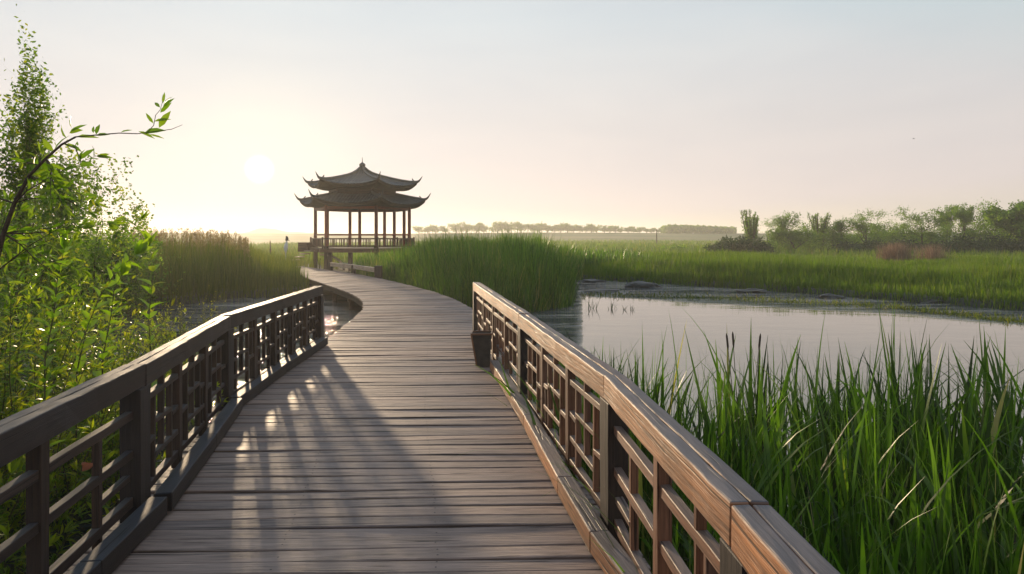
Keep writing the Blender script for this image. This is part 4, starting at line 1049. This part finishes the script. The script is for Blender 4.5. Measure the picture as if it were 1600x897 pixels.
# broad-leaved stems standing over the bushes
def big_stem(label, pix, Yd, ll, lw, seed, step, pair=True, vb=.5, mat='bright', base=None):
    rg = random.Random(seed); pts = [P(px, py, Yd + dy) for px, py, dy in pix]
    g0 = Vector((pts[0].x - .05, pts[0].y + .05, gz(pts[0].x - .05, pts[0].y + .05))); allp = [g0] + pts
    r = thing('leafy_plant', label, 'plant', g0); bag = LeafBag(); mb = MB()
    # smooth the path
    sm_ = []
    for i in range(len(allp) - 1):
        for k in range(3): sm_.append(allp[i].lerp(allp[i + 1], k / 3))
    sm_.append(allp[-1]); add_leafy_stem(bag, mb, rg, sm_, .007, ll, lw, pair, step, vb, tipn=5, ang=.85, start=.42)
    bag.build('leaves', M[mat], r); mb.build('stem', M['twig'], r, smooth=True)
big_stem('upright stem with broad bright leaves reaching above the handrail bend', [(236, 560, 0), (232, 500, 0), (237, 450, 0), (240, 415, 0), (234, 385, .05)], 6.4, .235, .105, 41, .11)
big_stem('arching stem with round bright leaves, behind the shaded railing', [(120, 580, 0), (136, 510, 0), (158, 460, 0), (184, 420, 0), (212, 398, .1)], 5.6, .21, .105, 42, .085)
big_stem('leaning broad-leaved stem between the two taller bright stems', [(160, 560, 0), (172, 500, 0), (178, 455, 0), (190, 430, 0)], 5.4, .19, .09, 43, .08)
big_stem('broad-leaved stem close to the photo edge under the arching branch', [(70, 560, 0), (84, 490, 0), (90, 430, 0), (100, 390, 0)], 4.7, .19, .065, 44, .06, True, .4)

# large-leaved shrub with the long arching branch
sh = thing('arching_shrub', 'shrub whose bare dark branch arches over and points at the sun', 'shrub', (-3.0, 3.6, -.46)); rg = random.Random(51)
mb = MB(); bag = LeafBag(); Yb = 3.7
br = [P(-30, 520, Yb), P(-12, 430, Yb), P(5, 365, Yb), P(22, 318, Yb), P(45, 275, Yb), P(72, 247, Yb), P(96, 226, Yb), P(118, 214, Yb)]
root_ = Vector((br[0].x - .2, Yb, -.5)); pts = [root_] + br
tube(mb, pts, [.020, .018, .016, .013, .011, .009, .0075, .006, .005], 7)
thin = [P(118, 214, Yb), P(150, 211, Yb), P(186, 208, Yb), P(215, 209, Yb), P(245, 205, Yb), P(268, 202, Yb), P(285, 195, Yb)]
tube(mb, thin, [.004, .0035, .003, .0026, .0022, .0018, .001], 5)
def leafp(a, b, wpx, v=.5, curl=0):
    p0, p1 = P(*a, Yb), P(*b, Yb); d = p1 - p0; bag.add(p0, d + Vector((0, rg.gauss(0, .15) * d.length, 0)), Vector((rg.gauss(0, .4), -1, .5)), d.length, wpx * Yb / F, v)
for a, b, w_ in (((225, 208), (256, 200), 12), ((248, 200), (264, 172), 12), ((240, 190), (268, 184), 6), ((240, 193), (228, 176), 6), ((250, 176), (270, 162), 7), ((250, 168), (236, 156), 6), ((254, 168), (270, 152), 6), ((254, 162), (256, 142), 5), ((256, 162), (266, 148), 5), ((216, 205), (240, 213), 6), ((188, 207), (204, 200), 4), ((232, 210), (254, 213), 4),
                 ((118, 214), (150, 210), 8), ((150, 212), (168, 207), 7), ((150, 210), (155, 194), 8), ((146, 208), (144, 196), 5), ((108, 208), (127, 201), 12), ((110, 206), (132, 192), 7), ((112, 200), (108, 182), 6), ((104, 216), (86, 194), 8), ((84, 236), (64, 215), 10), ((84, 236), (98, 206), 8), ((100, 226), (120, 228), 7), ((124, 250), (142, 229), 10), ((124, 256), (148, 257), 11), ((122, 252), (128, 232), 8), ((112, 226), (126, 236), 6)):
    leafp(a, b, w_, rg.uniform(.2, .7))
tube(mb, [P(100, 224, Yb), P(118, 232, Yb), P(126, 250, Yb), P(124, 262, Yb)], [.004, .003, .0025, .0015], 5)
tube(mb, [P(228, 209, Yb), P(240, 196, Yb), P(243, 180, Yb), P(250, 172, Yb), P(254, 158, Yb)], [.0022, .002, .0018, .0015, .001], 5)
for (a, b, L_) in (((22, 318), (110, 300), .5), ((45, 275), (20, 240), .4), ((45, 275), (120, 320), .5), ((5, 365), (90, 345), .55), ((-12, 430), (80, 380), .6), ((22, 318), (-30, 280), .4), ((72, 247), (140, 290), .35), ((5, 365), (120, 400), .5), ((60, 258), (60, 220), .25), ((-12, 430), (40, 300), .5), ((-10, 400), (30, 360), .5)):
    p0 = P(*a, Yb); p1 = P(*b, Yb + rg.uniform(-.3, .3)); d = (p1 - p0).normalized()
    for k in range(2):
        q = stem_path(rg, p0, d + rvec(rg, .22), L_ * rg.uniform(.7, 1.1), 5, .1); add_leafy_stem(bag, mb, rg, q, .004, .105, .028, False, .032, .45, ang=.7)
bag.build('leaves', M['bush'], sh); mb.build('branch', M['bark'], sh, smooth=True)
sh2 = bush('leafy_bush', 'large dark-stemmed bush under the arching branch at the photo edge', 'bush', (-4.3, 5.2, -.46), 20, (1.9, 2.6), .35, .13, .036, 'bush', 61, step=.045, tilt=.35, vb=.45)

# slim tall tree and its neighbours
rng = random.Random(8)
def ltree(label, px, pt, wpx, Yd, **kw):
    x_ = (px - 800) * Yd / F; z0 = gz(x_, Yd); kw.setdefault('mat', 'bush')
    return tree('small_tree', label, 'tree', (x_, Yd, z0), P(px, pt, Yd).z - z0, wpx * Yd / F, rng, **kw)
ltree('slim tall small-leaved tree rising to the top of the photo', 16, 12, 70, 8.5, nleaf=6500, lsize=.05, trunk_h=.15, up_bias=1.0, spread=.34, nb=12, levels=3, clus=.55, tr=.02)
ltree('bushy small tree between the slim tall one and the bare sapling', 148, 238, 90, 13.5, nleaf=3000, lsize=.075, trunk_h=.2, up_bias=.45, spread=.5, nb=9, clus=.6, tr=.02)
ltree('sparse round-topped sapling, almost bare', 213, 288, 58, 19, nleaf=1300, lsize=.085, trunk_h=.45, up_bias=.4, spread=.55, nb=6, levels=3, clus=.4, tr=.012)
ltree('leafy green tree hidden behind the arching branch', 52, 205, 120, 11, nleaf=5000, lsize=.075, trunk_h=.15, up_bias=.5, spread=.5, nb=9, clus=.6, tr=.02, fill=.2)
ltree('low bush-like tree at the foot of the sparse sapling', 200, 338, 95, 21, nleaf=6000, lsize=.09, trunk_h=.1, nb=9, clus=.8, tr=.02, fill=.5, mat='tree')
ltree('dark shadowed tree behind the slim tall one', 45, 298, 160, 17, nleaf=9000, lsize=.10, trunk_h=.1, nb=9, clus=.8, tr=.02, fill=.6, mat='tree')
ltree('rounded dark shrub-like tree in front of the olive reeds', 120, 352, 120, 20, nleaf=7000, lsize=.10, trunk_h=.08, nb=9, clus=.8, tr=.02, fill=.6, mat='tree')

# ------------------------------------------------------------------ haze
m, nt, out = newmat('haze')
pv = N(nt, 'ShaderNodeVolumePrincipled'); pv.inputs['Color'].default_value = (.95, .93, .88, 1); pv.inputs['Density'].default_value = .0010; pv.inputs['Anisotropy'].default_value = .48
nt.links.new(pv.outputs[0], out.inputs['Volume'])
mb = MB(); x0, x1, y0, y1, z0, z1 = -1300, 1300, -140, 1900, -2.3, 17
mb.add([(x0, y0, z0), (x1, y0, z0), (x1, y1, z0), (x0, y1, z0), (x0, y0, z1), (x1, y0, z1), (x1, y1, z1), (x0, y1, z1)], [(0, 3, 2, 1), (4, 5, 6, 7), (0, 1, 5, 4), (1, 2, 6, 5), (2, 3, 7, 6), (3, 0, 4, 7)])
hz = mb.build('haze', m); tag(hz, kind='stuff')
print('extent', gx[0], gx[-1], gy[0], gy[-1])
